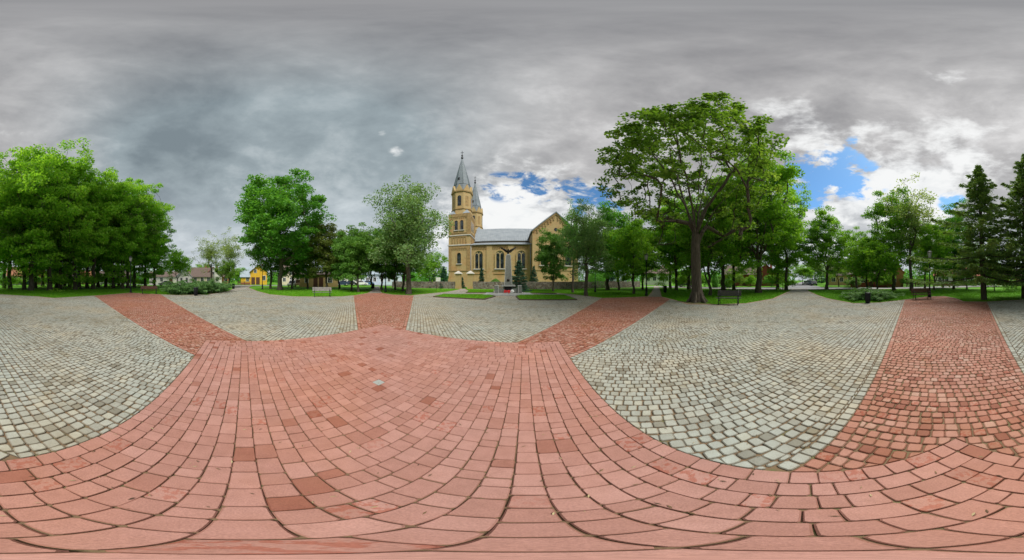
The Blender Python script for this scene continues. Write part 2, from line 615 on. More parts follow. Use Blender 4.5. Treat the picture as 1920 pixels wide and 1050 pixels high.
M_PATH = mat('path_paver', f_path)
M_ASPH = plain('asphalt', (0.19, 0.195, 0.205), 0.8, 0, 0.2, 0.7, 0.2, 60)
M_WALK = plain('pavement_concrete', (0.40, 0.385, 0.36), 0.85, 0, 0.15, 1.0)


def f_fieldstone(T):
    co = objco(T)
    v = T.n('ShaderNodeTexVoronoi', feature='DISTANCE_TO_EDGE'); T.put(v.inputs['Vector'], co); v.inputs['Scale'].default_value = 3.2
    v2 = T.n('ShaderNodeTexVoronoi'); T.put(v2.inputs['Vector'], co); v2.inputs['Scale'].default_value = 3.2
    sepc = T.n('ShaderNodeSeparateColor'); T.put(sepc.inputs[0], v2.outputs['Color'])
    st = T.ramp(sepc.outputs[0], [(0, (0.10, 0.075, 0.06)), (0.4, (0.19, 0.14, 0.115)), (0.7, (0.17, 0.165, 0.15)), (1, (0.30, 0.24, 0.20))])
    c = T.mix(T.smooth(v.outputs[0], 0.02, 0.07), (0.26, 0.24, 0.21), st)
    return pbsdf(T, c, 0.9, T.bump(T.smooth(v.outputs[0], 0.0, 0.12), 0.9, 0.06))


M_FIELD = mat('fieldstone', f_fieldstone)


def paint(name, col, rough=0.3):
    def fn(T):
        b = T.n('ShaderNodeBsdfPrincipled')
        T.put(b.inputs['Base Color'], T.ramp(T.noise(objco(T), 2, 4), [(0.3, tuple(c * 0.88 for c in col)), (0.7, col)]))
        b.inputs['Roughness'].default_value = rough
        b.inputs['Coat Weight'].default_value = 0.6
        return b.outputs[0]
    return mat(name, fn)


# ------------------------------------------------------------------ ground sheet
gm = MB()
N = 48
ring = [(900 * math.cos(2 * math.pi * k / N), 900 * math.sin(2 * math.pi * k / N), -0.06) for k in range(N)]
gm.add(ring, [tuple(range(N))])
tag(gm.build('ground', M_GRASS), kind='structure')

# ------------------------------------------------------------------ plaza paving
PC = Vector((-1.69, 1.82))
PROT = R(-4.0)
PU = Vector((math.cos(PROT), math.sin(PROT)))
PV = Vector((-math.sin(PROT), math.cos(PROT)))
PITCH = 0.1305
HALF = PITCH * 20.5
CUT = 1.05
TANW = math.tan(R(34.5))
rng = np.random.default_rng(7)


def loc2w(a, b):
    return PC.x + PU.x * a + PV.x * b, PC.y + PU.y * a + PV.y * b


edge_px = [(0, 552), (70, 556), (100, 559), (150, 556), (192, 553.5), (245, 549), (290, 551.5), (330, 553.5), (390, 552.5), (425, 546.5),
           (470, 541), (482, 546), (505, 552), (550, 556), (640, 556), (668, 553.5), (690, 549.5), (716, 549.5), (735, 552.5), (770, 554), (800, 551), (835, 547.5), (866, 544.8),
           (925, 545), (1000, 546), (1040, 549), (1075, 552), (1110, 556.5), (1130, 559), (1215, 556), (1240, 556.5), (1265, 563), (1290, 570.5), (1340, 571), (1400, 569), (1450, 560), (1478, 547),
           (1522, 549), (1532, 553.5), (1550, 559.5), (1600, 569), (1650, 567.5), (1690, 563), (1740, 556), (1770, 555.5), (1790, 559), (1806, 565.5), (1850, 566), (1880, 564), (1920, 562), (1970, 559), (2040, 554)]
OUT = np.array([G(x, y)[:2] for x, y in edge_px])


def inside(px, py, poly):
    px = np.asarray(px); py = np.asarray(py)
    res = np.zeros(px.shape, bool)
    x0, y0 = poly[-1]
    for x1, y1 in poly:
        c = ((y1 > py) != (y0 > py)) & (px < (x0 - x1) * (py - y1) / (y0 - y1 + 1e-12) + x1)
        res ^= c
        x0, y0 = x1, y1
    return res


def clip(poly, A, B, C):
    """keep A*x+B*y <= C"""
    o = []
    for i in range(len(poly)):
        p, q = poly[i - 1], poly[i]
        dp, dq = A * p[0] + B * p[1] - C, A * q[0] + B * q[1] - C
        if (dp <= 0) != (dq <= 0):
            s = dp / (dp - dq)
            o.append((p[0] + (q[0] - p[0]) * s, p[1] + (q[1] - p[1]) * s))
        if dq <= 0: o.append(q)
    return o


def parea(p):
    return 0.5 * sum(p[i - 1][0] * p[i][1] - p[i][0] * p[i - 1][1] for i in range(len(p)))


class SettField:
    """stones (local plaza polygons) of one paving region"""
    def __init__(self):
        self.polys = []
        self.bias = 0.0

    def emit(self, name, region_name, material, bed_poly, n_single=300, r_single=3.6, gap=0.0040, rnd=0.015):
        bm_ = MB()
        bm_.add([(*loc2w(a, b), -0.014) for a, b in bed_poly], [tuple(range(len(bed_poly)))])
        root = tag(bm_.build(region_name, M_JOINT), kind='structure')
        items = []
        for poly in self.polys:
            wp = [loc2w(a, b) for a, b in poly]
            cx = sum(p[0] for p in wp) / len(wp); cy = sum(p[1] for p in wp) / len(wp)
            items.append((math.hypot(cx, cy), cx, cy, wp))
        items.sort(key=lambda i: i[0])
        V, FN, LP, T1, T2, RM = [], [], [], [], [], []
        base = 0
        rr = random.Random(len(items))
        for idx, (d, cx, cy, wp) in enumerate(items):
            t1, t2 = rr.random(), rr.random()
            near = d < 6.5
            n = len(wp)
            # inset towards the centroid, rounded corners when near
            size = math.sqrt(abs(parea(wp))) + 1e-6
            if near:
                o2 = []
                cr = min(rnd, size * 0.22)
                for i in range(n):
                    p0, p, p1 = wp[i - 1], wp[i], wp[(i + 1) % n]
                    l0 = math.hypot(p0[0] - p[0], p0[1] - p[1]) + 1e-9; l1 = math.hypot(p1[0] - p[0], p1[1] - p[1]) + 1e-9
                    c0 = min(cr * rr.uniform(0.5, 1.5), l0 * 0.4); c1 = min(cr * rr.uniform(0.5, 1.5), l1 * 0.4)
                    o2.append((p[0] + (p0[0] - p[0]) * c0 / l0, p[1] + (p0[1] - p[1]) * c0 / l0))
                    o2.append((p[0] + (p1[0] - p[0]) * c1 / l1, p[1] + (p1[1] - p[1]) * c1 / l1))
            else:
                o2 = wp
            k = len(o2)
            s1 = 1 - 2 * gap / size
            s2 = max(0.3, s1 - (0.011 if name == 'sett' else 0.006) / size * 1.6)
            tx, ty = rr.gauss(0, 0.014), rr.gauss(0, 0.014)
            z0 = rr.gauss(0, 0.0016)
            vs = []
            for sc, zz in ((s1, -0.03), (s1, -0.0055), (s2, 0.0)):
                for p in o2:
                    x, y = (p[0] - cx) * sc, (p[1] - cy) * sc
                    vs.append((cx + x, cy + y, z0 + zz + (tx * x + ty * y if zz > -0.02 else 0)))
            rings = 3
            if not near:
                vs = vs[:k] + vs[2 * k:]
                rings = 2
            fn, lp = [], []
            for r_ in range(rings - 1):
                for i in range(k):
                    j = (i + 1) % k
                    fn.append(4); lp += [r_ * k + i, r_ * k + j, (r_ + 1) * k + j, (r_ + 1) * k + i]
            fn.append(k); lp += list(range((rings - 1) * k, rings * k))
            rim = [1.0] * (len(fn) - 1) + [0.0]
            if idx < n_single and d < r_single:
                vv = np.array(vs); org = np.array([cx, cy, -0.03])
                me = fast_mesh(name, vv - org, fn, lp, {'tone': [t1] * len(fn), 'tone2': [t2] * len(fn), 'rim': rim})
                o = link(name, me, root, material)
                o.location = org
            else:
                V += vs; FN += fn; LP += [q + base for q in lp]
                T1 += [t1] * len(fn); T2 += [t2] * len(fn); RM += rim
                base += len(vs)
        if V:
            me = fast_mesh(name + '_field', V, FN, LP, {'tone': T1, 'tone2': T2, 'rim': RM})
            tag(link(name + '_field', me, root, material), kind='stuff')
        return root


# red square: concentric rings of blocks
sq = SettField()
rs = random.Random(11)
h = PITCH / 2
for k in range(1, 21):
    L = 2 * k * PITCH
    lo, hi = (k - 0.5) * PITCH, (k + 0.5) * PITCH
    for side in range(4):
        lens = []
        while sum(lens) < L - 0.05:
            lens.append(rs.choice([0.092, 0.13, 0.13, 0.135, 0.185, 0.185]))
        s = L / sum(lens)
        a = -lo
        for l in lens:
            l *= s
            j = [rs.gauss(0, 0.0016) for _ in range(8)]
            q = [(a + j[0], lo + j[1]), (a + l + j[2], lo + j[3]), (a + l + j[4], hi + j[5]), (a + j[6], hi + j[7])]
            a += l
            c_, s_ = [(1, 0), (0, 1), (-1, 0), (0, -1)][side]
            q = [(x * c_ - y * s_, x * s_ + y * c_) for x, y in q]
            if parea(q) < 0: q.reverse()
            sq.polys.append(q)
sq_root = sq.emit('block', 'red_square_paving', M_RED, [(-HALF, -HALF), (HALF, -HALF), (HALF, HALF), (-HALF, HALF)], 300, 9, 0.0022, 0.010)
# the one pale block in the centre
M_PALE = plain('pale_block', (0.33, 0.345, 0.33), 0.7, 0, 0.1, 30)
pb = MB()
hh_ = h - 0.004
pb.frustum([(-hh_, -hh_), (hh_, -hh_), (hh_, hh_), (-hh_, hh_)], 0.0, [(-hh_, -hh_), (hh_, -hh_), (hh_, hh_), (-hh_, hh_)], 0.026)
pb.frustum([(-hh_, -hh_), (hh_, -hh_), (hh_, hh_), (-hh_, hh_)], 0.026, [(-hh_ + 0.006, -hh_ + 0.006), (hh_ - 0.006, -hh_ + 0.006), (hh_ - 0.006, hh_ - 0.006), (-hh_ + 0.006, hh_ - 0.006)], 0.031)
pbo = pb.build('block', M_PALE, sq_root)
pbo.location = (PC.x, PC.y, -0.03)
pbo.rotation_euler = (0, 0, PROT)
pbo['label'] = 'pale grey block at the centre of the red square'

# setts: grids at 45 degrees to the square
SP = 0.108
c45 = math.sqrt(0.5)


def grid(ang):
    """quads of running-bond rows laid at an angle (degrees) in plaza coordinates"""
    n = 250
    out = []
    for i in range(-n, n):
        y = i * SP
        cnt = 2 * n
        lens = rng.uniform(0.099, 0.115, cnt)
        x = np.concatenate([[0], np.cumsum(lens)]) - cnt * 0.107 / 2 + rng.uniform(-0.05, 0.05)
        x0, x1 = x[:-1], x[1:]
        jy = rng.normal(0, 0.004, (cnt, 4)); jx = rng.normal(0, 0.0045, (cnt, 4))
        X = np.stack([x0, x1, x1, x0], 1) + jx
        wv = 0.02 * np.sin(x0 * 0.9 + i * 0.05)[:, None]
        Y = np.stack([np.full(cnt, y)] * 2 + [np.full(cnt, y + SP)] * 2, 1) + jy + wv
        out.append(np.stack([X, Y], 2))
    q = np.concatenate(out)
    c_, s_ = math.cos(R(ang)), math.sin(R(ang))
    return np.stack([q[..., 0] * c_ - q[..., 1] * s_, q[..., 0] * s_ + q[..., 1] * c_], 2)


def rot4(q, k):
    c_, s_ = [(1, 0), (0, 1), (-1, 0), (0, -1)][k]
    return np.stack([q[..., 0] * c_ - q[..., 1] * s_, q[..., 0] * s_ + q[..., 1] * c_], -1)


def in_out(q):
    """inside the outer plaza outline (centre test)"""
    c = q.mean(1)
    wx = PC.x + PU.x * c[:, 0] + PV.x * c[:, 1]; wy = PC.y + PU.y * c[:, 0] + PV.y * c[:, 1]
    return inside(wx, wy, OUT)


EW = SP / math.cos(R(34.5))
cosw, sinw = math.cos(R(34.5)), math.sin(R(34.5))


def bed_clip(poly):
    """cut a convex local polygon to a rough outline: only used for bedding sheets"""
    return poly


def edge_course(side):
    """stones laid along the four... one wedge line a=HALF.., returns local polys on the grey (side=-1) or red (+1) flank"""
    out = []
    s = 0.0
    while s < 19:
        l = rs.uniform(0.09, 0.12)
        p0 = (HALF + s * cosw, HALF - CUT + s * sinw); p1 = (HALF + (s + l) * cosw, HALF - CUT + (s + l) * sinw)
        nx, ny = -sinw * SP * side, cosw * SP * side
        q = [p0, p1, (p1[0] + nx, p1[1] + ny), (p0[0] + nx, p0[1] + ny)]
        q = [(x + rs.gauss(0, 0.003), y + rs.gauss(0, 0.003)) for x, y in q]
        if parea(q) < 0: q.reverse()
        out.append(q)
        s += l
    return out


def inside_pt(a, b):
    x, y = loc2w(a, b)
    return bool(inside(np.array([x]), np.array([y]), OUT)[0])


names_g = ['grey_paving_east', 'grey_paving_north', 'grey_paving_west', 'grey_paving_south']
for k in range(4):
    # grey sector, worked out in a frame where it lies towards +a
    fld = SettField()
    src = grid([-34.5, 34.5, -34.5, 2.0][k])
    src = src[in_out(rot4(src, k))]
    bl = (HALF - CUT) + (src[..., 0] - HALF) * TANW - EW
    ok = (src[..., 0] >= HALF) & (np.abs(src[..., 1]) <= bl)
    full = ok.all(1)
    part = ok.any(1) & ~full
    res = [list(map(tuple, q)) for q in src[full]]
    for q in src[part]:
        p = list(map(tuple, q))
        if parea(p) < 0: p.reverse()
        p = clip(p, -1, 0, -HALF)
        K0 = (HALF - CUT) - HALF * TANW - EW
        if len(p) > 2: p = clip(p, -TANW, 1, K0)
        if len(p) > 2: p = clip(p, -TANW, -1, K0)
        if len(p) > 2 and abs(parea(p)) > 0.0012: res.append(p)
    for sgn in (1, -1):
        for q in edge_course(-1):
            q = [(a, b * sgn) for a, b in q]
            q = clip(q, -1, 0, -HALF)
            if len(q) > 2 and abs(parea(q)) > 0.0012:
                if parea(q) < 0: q.reverse()
                c_, s_ = [(1, 0), (0, 1), (-1, 0), (0, -1)][k]
                ca = sum(p[0] for p in q) / len(q); cb_ = sum(p[1] for p in q) / len(q)
                if inside_pt(ca * c_ - cb_ * s_, ca * s_ + cb_ * c_): res.append(q)
    c_, s_ = [(1, 0), (0, 1), (-1, 0), (0, -1)][k]
    for p in res:
        if parea(p) < 0: p = p[::-1]
        fld.polys.append([(a * c_ - b * s_, a * s_ + b * c_) for a, b in p])
    far = 9.5
    bp = [(HALF, -(HALF - CUT)), (HALF + far, -(HALF - CUT) - far * TANW), (HALF + far, (HALF - CUT) + far * TANW), (HALF, HALF - CUT)]
    fld.emit('sett', names_g[k], M_GREY, [(a * c_ - b * s_, a * s_ + b * c_) for a, b in bp], 300, 3.6)

names_r = ['red_band_northeast', 'red_band_northwest', 'red_band_southwest', 'red_band_southeast']
for k in range(4):
    fld = SettField()
    src = grid(-45.0)                  # band towards (+a,+b), rows across it
    src = src[in_out(rot4(src, k))]
    lo_ = (HALF - CUT) + (src[..., 0] - HALF) * TANW + EW
    lo2 = (HALF - CUT) + (src[..., 1] - HALF) * TANW + EW
    outsq = (src[..., 0] >= HALF) | (src[..., 1] >= HALF)
    ok = outsq & (src[..., 1] >= lo_) & (src[..., 0] >= lo2)
    full = ok.all(1)
    part = ok.any(1) & ~full
    res = [list(map(tuple, q)) for q in src[full]]
    K0 = (HALF - CUT) - HALF * TANW + EW
    for q in src[part]:
        p = list(map(tuple, q))
        if parea(p) < 0: p.reverse()
        p = clip(p, TANW, -1, -K0)
        if len(p) > 2: p = clip(p, -1, TANW, -K0)
        if len(p) > 2:
            ca = max(x for x, _ in p); cb_ = max(y for _, y in p)
            if min(x for x, _ in p) < HALF and min(y for _, y in p) < HALF:
                p = clip(p, -1, 0, -HALF) if ca - HALF > cb_ - HALF else clip(p, 0, -1, -HALF)
        if len(p) > 2 and abs(parea(p)) > 0.0012: res.append(p)
    c_, s_ = [(1, 0), (0, 1), (-1, 0), (0, -1)][k]
    for sw in (False, True):
        for q in edge_course(1):
            q = clip(q, -1, 0, -HALF)
            if len(q) < 3 or abs(parea(q)) < 0.0012: continue
            if sw: q = [(b, a) for a, b in q]
            if parea(q) < 0: q.reverse()
            ca = sum(p[0] for p in q) / len(q); cb_ = sum(p[1] for p in q) / len(q)
            if inside_pt(ca * c_ - cb_ * s_, ca * s_ + cb_ * c_): res.append(q)
    for p in res:
        if parea(p) < 0: p = p[::-1]
        fld.polys.append([(a * c_ - b * s_, a * s_ + b * c_) for a, b in p])
    far = 9.2
    bp = [(HALF, HALF - CUT), (HALF + far, HALF - CUT + far * TANW), (HALF - CUT + far * TANW, HALF + far), (HALF - CUT, HALF), (HALF, HALF)]
    fld.emit('sett', names_r[k], M_BAND, [(a * c_ - b * s_, a * s_ + b * c_) for a, b in bp], 300, 3.6)

# bedding of the whole plaza up to its outline, and the kerb along it
bm_ = MB()
bm_.add([(x, y, -0.02) for x, y in OUT], [tuple(range(len(OUT)))])
tag(bm_.build('plaza_bed', M_JOINT), kind='structure')


def strip_box(pts, w, z0, z1, mb):
    """a kerb line of short stones along a polyline"""
    for i in range(len(pts) - 1):
        p, q = Vector(pts[i][:2]), Vector(pts[i + 1][:2])
        d = q - p
        L = d.length
        if L < 1e-4: continue
        d /= L
        nrm = Vector((-d.y, d.x)) * w / 2
        e = 0.02
        a, b = p - d * e, q + d * e
        zz = z1 + (i % 2) * 0.002
        v = [(*(a - nrm), z0), (*(b - nrm), z0), (*(b + nrm), z0), (*(a + nrm), z0), (*(a - nrm), zz), (*(b - nrm), zz), (*(b + nrm), zz), (*(a + nrm), zz)]
        mb.add(v, [(0, 3, 2, 1), (4, 5, 6, 7), (0, 1, 5, 4), (1, 2, 6, 5), (2, 3, 7, 6), (3, 0, 4, 7)])


# paths leaving the plaza
def path(name, pts_l, pts_r, z=-0.016, m=None):
    mb = MB()
    n = len(pts_l)
    v = [(p[0], p[1], z) for p in pts_l] + [(p[0], p[1], z) for p in pts_r]
    mb.add(v, [(i, n + i, n + i + 1, i + 1) for i in range(n - 1)])
    o = mb.build(name, m or M_PATH)
    tag(o, kind='structure')
    return o


PATHS = []


def mkpath(name, lp, rp):
    l = [tuple(p[:2]) for p in lp]; r = [tuple(p[:2]) for p in rp]
    path(name, l, r)
    PATHS.append(np.array(l + r[::-1]))
    kb = MB()
    strip_box(l, 0.08, -0.08, 0.004, kb)
    strip_box(r, 0.08, -0.08, 0.004, kb)
    tag(kb.build('path_kerb', M_KERB), kind='structure')


mkpath('path_west', [G(425, 546.3), G(434, 543), G(438, 540.5), P(440, 42), P(430, 52)], [G(470, 540.9), P(466, 36), P(467, 40), P(470, 46), P(478, 52)])
mkpath('path_northwest', [G(690, 549.4), G(697, 545), P(702, 34), P(703, 46)], [G(716, 549.4), G(713, 545.5), P(712, 34), P(711, 46)])
mkpath('path_church_gate', [G(835, 547.4), G(850, 545), P(862, 30.5), P(862.5, 33)], [G(880, 547.2), G(878, 545), P(873, 30.5), P(872, 33)])
mkpath('path_northeast', [G(1215, 555.9), G(1222, 548), P(1226, 34), P(1227, 50)], [G(1240, 556.4), G(1238, 548), P(1236, 34), P(1233, 50)])
mkpath('path_east', [G(1478, 547.1), G(1483, 544), P(1487, 33.5)], [G(1522, 548.9), G(1515, 545), P(1513, 33.5)])

# kerb around the plaza, leaving the path mouths open
open_seg = {(425, 470), (690, 716), (1215, 1240), (1478, 1522), (835, 866), (866, 925), (925, 1000), (1000, 1040)}
kb = MB()
for i in range(len(edge_px) - 1):
    if (edge_px[i][0], edge_px[i + 1][0]) in open_seg: continue
    strip_box([OUT[i], OUT[i + 1]], 0.13, -0.08, 0.012, kb)
strip_box([OUT[-1], OUT[0]], 0.13, -0.08, 0.012, kb)
tag(kb.build('plaza_kerb', M_KERB), kind='structure')

# streets round the park
path('street_east', [(30.5, 34), (31.3, 12), (31.3, -6), (28.5, -18), (24, -31), (18, -46)], [(38, 34), (38.4, 12), (38.4, -6), (36, -20), (31.5, -34), (26, -48)], -0.045, M_ASPH)
path('side_street_east', [(38.3, 1.5), (70, 0), (130, -6), (320, -24)], [(38.3, -7), (70, -6.5), (130, -12), (320, -30)], -0.041, M_ASPH)
path('pavement_east', [(28.9, 34), (29.7, 12), (29.7, -6), (27, -17.6), (22.5, -30.5), (16.5, -45.5)], [(30.45, 34), (31.25, 12), (31.25, -6), (28.45, -18), (23.95, -31), (17.95, -46)], 0.03, M_WALK)
path('street_west', [(-62, -70), (-60, -30), (-58, 0), (-55, 40)], [(-55, -70), (-53, -30), (-51, 0), (-48, 40)], -0.045, M_ASPH)
path('street_north', [(-48, 46), (28, 48), (60, 46)], [(-48, 39), (-28, 39.5), (-26, 39.5)][:2] + [(-27, 39)], -0.045, M_ASPH)
path('street_south', [(-66, -52), (-20, -56), (30, -58)], [(-66, -59), (-20, -63), (30, -65)], -0.045, M_ASPH)

# ------------------------------------------------------------------ lawn beds in front of the memorial
def lawn_bed(label, px):
    pts = [G(x, y) for x, y in px]
    mb = MB()
    mb.add([(p.x, p.y, 0.07) for p in pts], [tuple(range(len(pts)))])
    root = mb.build('lawn_bed', M_GRASS)
    tag(root, label, 'lawn bed', 'lawn beds round the memorial')
    k2 = MB()
    strip_box(pts + [pts[0]], 0.09, -0.02, 0.085, k2)
    k2.build('kerb', M_KERBDK, root)
    BEDS.append(np.array([(p.x, p.y) for p in pts]))
    return root


BEDS = []
lawn_bed('low kerbed lawn bed left of the path to the memorial, nearest the plaza', [(813, 557), (832, 552.5), (918, 553), (928, 556.5), (908, 562)])
lawn_bed('low kerbed lawn bed right of the path to the memorial, nearest the plaza', [(974, 562.6), (968, 556.5), (978, 553.2), (1058, 554), (1081, 562.6)])
lawn_bed('low kerbed lawn bed behind and left of the memorial towards the gate', [(874, 549.5), (880, 545.4), (924, 545.6), (926, 549.3)])
lawn_bed('low kerbed lawn bed behind and right of the memorial before the wall', [(980, 549.6), (984, 546), (1010, 546.6), (1043, 550.8)])

# ------------------------------------------------------------------ grass blades
def grass_blades():
    n = 330000
    th = rng.uniform(0, 2 * math.pi, n)
    r = 10.5 + 21 * rng.uniform(0, 1, n) ** 1.15
    x, y = r * np.sin(th), r * np.cos(th)
    keep = ~inside(x, y, OUT)
    for p in PATHS: keep &= ~inside(x, y, p)
    keep &= ~((x > 28.6) & (y > -20)) & (y < 30.5)
    z = np.full(n, -0.06)
    bx, by, bz = x[keep], y[keep], z[keep]
    for p in BEDS:
        lo, hi = p.min(0), p.max(0)
        m_ = 5000
        qx = rng.uniform(lo[0], hi[0], m_); qy = rng.uniform(lo[1], hi[1], m_)
        k_ = inside(qx, qy, p)
        bx = np.concatenate([bx, qx[k_]]); by = np.concatenate([by, qy[k_]]); bz = np.concatenate([bz, np.full(k_.sum(), 0.065)])
    m_ = len(bx)
    a = rng.uniform(0, 2 * math.pi, m_)
    hgt = rng.uniform(0.045, 0.10, m_); w = rng.uniform(0.010, 0.022, m_)
    ln = rng.normal(0, 0.03, (m_, 2))
    base = np.stack([bx, by, bz], 1)
    ox = np.stack([np.cos(a) * w, np.sin(a) * w, np.zeros(m_)], 1)
    top = base + np.stack([ln[:, 0], ln[:, 1], hgt], 1)
    V = np.stack([base - ox, base + ox, top], 1).reshape(-1, 3)
    me = fast_mesh('grass_blades', V, np.full(m_, 3), np.arange(3 * m_), {'tone': rng.uniform(0, 1, m_)})
    o = link('grass', me, None, M_BLADE)
    tag(o, 'short mown green grass of the park lawns', 'grass', kind='stuff')


grass_blades()

# ------------------------------------------------------------------ trees
def leaves_mesh(name, pos, size, aspect, nrm, tone, along=None):
    """pos (n,3) leaf centres; nrm (n,3) rough normals; four-cornered leaf each"""
    n = len(pos)
    nr = nrm / (np.linalg.norm(nrm, axis=1, keepdims=True) + 1e-9)
    if along is None:
        along = rng.normal(0, 1, (n, 3))
    u = along - nr * (along * nr).sum(1, keepdims=True)
    u /= (np.linalg.norm(u, axis=1, keepdims=True) + 1e-9)
    v = np.cross(nr, u)
    s = size[:, None]
    fold = nr * s * 0.12
    V = np.stack([pos - u * s, pos + v * s * aspect + fold, pos + u * s, pos - v * s * aspect + fold], 1).reshape(-1, 3)
    return fast_mesh(name, V, np.full(n, 4), np.arange(4 * n), {'tone': tone})


def grow(seed, trunk, targets, r0, rtip=0.018, up=0.35, limbs=()):
    """branches from a trunk polyline to every target; returns a tube mesh builder"""
    rg = random.Random(seed)
    pos = [Vector(p) for p in trunk]
    par = [-1] + list(range(len(trunk) - 1))
    ntrunk = len(trunk)
    for st, lpts in limbs:
        prev = st
        for q in lpts:
            pos.append(Vector(q)); par.append(prev)
            prev = len(pos) - 1
    arr = [tuple(p) for p in pos]
    top = pos[ntrunk - 1]
    tg = sorted([Vector(t_) for t_ in targets], key=lambda t_: (t_ - top).length)
    P_ = np.array(arr)
    for t_ in tg:
        tv = np.array(t_)
        d = np.linalg.norm(P_ - tv, axis=1)
        pen = np.maximum(0, P_[:, 2] - tv[2] + 0.35 * d) * 1.6
        hor = np.hypot(P_[:, 0] - P_[0, 0], P_[:, 1] - P_[0, 1])
        th_ = math.hypot(t_.x - pos[0].x, t_.y - pos[0].y)
        pen = pen + np.maximum(0, hor - th_) * 0.8
        if ntrunk > 3: pen[:(ntrunk if limbs else max(1, ntrunk // 2))] += 6
        j = int(np.argmin(d + pen))
        p0 = pos[j]
        dist = (t_ - p0).length
        k = max(2, int(dist / 0.9))
        pd = (p0 - pos[par[j]]).normalized() if par[j] >= 0 else Vector((0, 0, 1))
        ctrl = p0 + (pd * 0.6 + Vector((0, 0, up))) * dist * 0.45
        prev = j
        for i in range(1, k + 1):
            s = i / k
            q = p0 * (1 - s) ** 2 + ctrl * 2 * s * (1 - s) + t_ * s * s
            if i < k: q = q + Vector((rg.gauss(0, 1), rg.gauss(0, 1), rg.gauss(0, 1))) * 0.05 * min(dist, 3) * 0.5
            pos.append(q); par.append(prev)
            prev = len(pos) - 1
        P_ = np.vstack([P_, [tuple(p) for p in pos[len(P_):]]])
    cnt = [0.0] * len(pos)
    kids = [0] * len(pos)
    for i in range(len(pos) - 1, 0, -1):
        if kids[i] == 0: cnt[i] += 1
        cnt[par[i]] += cnt[i]; kids[par[i]] += 1
    tot = max(cnt[0], 1)
    mb = MB()
    rad = [0] * len(pos)
    for i in range(len(pos)):
        rad[i] = max(rtip, r0 * 0.75 * (cnt[i] / tot) ** 0.52)
    for i in range(ntrunk):
        f = i / max(1, ntrunk - 1)
        rad[i] = r0 * (1.0 - 0.25 * f)
    rad[0] = r0 * 1.35
    mb.tube(pos[:ntrunk], rad[:ntrunk], 12, False)
    for i in range(ntrunk, len(pos)):
        p = par[i]
        mb.tube([pos[p], pos[i]], [min(rad[p], rad[i] * 1.25), rad[i]], 5 if rad[i] < 0.06 else 7, False)
    return mb


def crown_points(seed, n, cz, rx, rz, shell=0.5, lobes=0.22, bottom=-0.75, ctr=(0, 0)):
    rg = np.random.default_rng(seed)
    ph = rg.uniform(0, 6.28, 6)
    pts = []
    while len(pts) < n:
        d = rg.normal(0, 1, 3); d /= np.linalg.norm(d)
        if d[2] < bottom: continue
        a = math.atan2(d[1], d[0])
        lob = 1 + lobes * (0.5 * math.sin(3 * a + ph[0] + 2 * d[2]) + 0.5 * math.sin(5 * a + ph[1] - 3 * d[2]) + 0.5 * math.sin(7 * d[2] + ph[2] + a))
        f = (shell + (1 - shell) * rg.uniform() ** 0.6) if rg.uniform() < 0.85 else rg.uniform(0.12, max(shell, 0.3))
        pts.append((ctr[0] + d[0] * rx * lob * f, ctr[1] + d[1] * rx * lob * f, cz + d[2] * rz * lob * f))
    return np.array(pts)


def tree_meshes(name, seed, trunk, cps, r0, leafn, lsize, spread, lmat, flat=0.55, up=0.35, upbias=0.9, dens_jit=0.5, limbs=()):
    rg = np.random.default_rng(seed + 100)
    tb = grow(seed, trunk, cps, r0, up=up, limbs=limbs)
    tm = tb.mesh(name + '_trunk'); tm.materials.append(M_BARK)
    L, TN = [], []
    for c in cps:
        k = max(6, int(leafn * rg.uniform(1 - dens_jit, 1 + dens_jit)))
        s = spread * rg.uniform(0.7, 1.25)
        d = rg.normal(0, 1, (k, 3))
        d /= np.linalg.norm(d, axis=1, keepdims=True)
        rr_ = rg.uniform(0.1, 1, (k, 1)) ** 0.5
        p = d * rr_ * np.array([s, s, s * flat]) + c + np.array([0, 0, 0.1 * s])
        L.append(p)
        TN.append(np.clip(0.5 + rg.normal(0, 0.16, k) + rg.normal(0, 0.10), 0, 1))
    L = np.concatenate(L); TN = np.concatenate(TN)
    n = len(L)
    nrm = rg.normal(0, 0.75, (n, 3)) + np.array([0, 0, upbias])
    cm = leaves_mesh(name + '_crown', L, lsize * rg.uniform(0.7, 1.3, n), 0.62, nrm, TN)
    cm.materials.append(lmat)
    return tm, cm


TREES = {}


def fork_limbs(seed, trunk, start, n, reach, rise, steps=5):
    """main limbs that leave the upper trunk and climb outwards in gentle curves"""
    rg = random.Random(seed)
    out = []
    nt = len(trunk)
    for k in range(n):
        st = min(nt - 1, start + (k % max(1, nt - start)))
        a = 2 * math.pi * (k + rg.uniform(-0.25, 0.25)) / n + seed
        o = Vector(trunk[st])
        rr_, zz = reach * rg.uniform(0.6, 1.1), rise * rg.uniform(0.75, 1.1)
        if k == 0: rr_ *= 0.25; zz *= 1.1
        pts = []
        for i in range(1, steps + 1):
            s_ = i / steps
            w_ = rr_ * s_ ** 1.1
            pts.append(o + Vector((math.cos(a) * w_ + rg.gauss(0, 0.08), math.sin(a) * w_ + rg.gauss(0, 0.08), zz * s_ ** 0.9)))
        out.append((st, pts))
    return out


def place_tree(kind, name, label, cat, loc, rz=0.0, s=1.0, sz=None, group=None, crownmat=None):
    tm, cm = TREES[kind]
    e = empty(name, loc, rz)
    e.scale = (s, s, sz or s)
    tag(e, label, cat, group)
    o = bpy.data.objects.new('trunk', tm); COL.objects.link(o); o.parent = e
    c = bpy.data.objects.new('crown', cm); COL.objects.link(c); c.parent = e
    if crownmat is not None:
        c.material_slots[0].link = 'OBJECT'; c.material_slots[0].material = crownmat
    return e


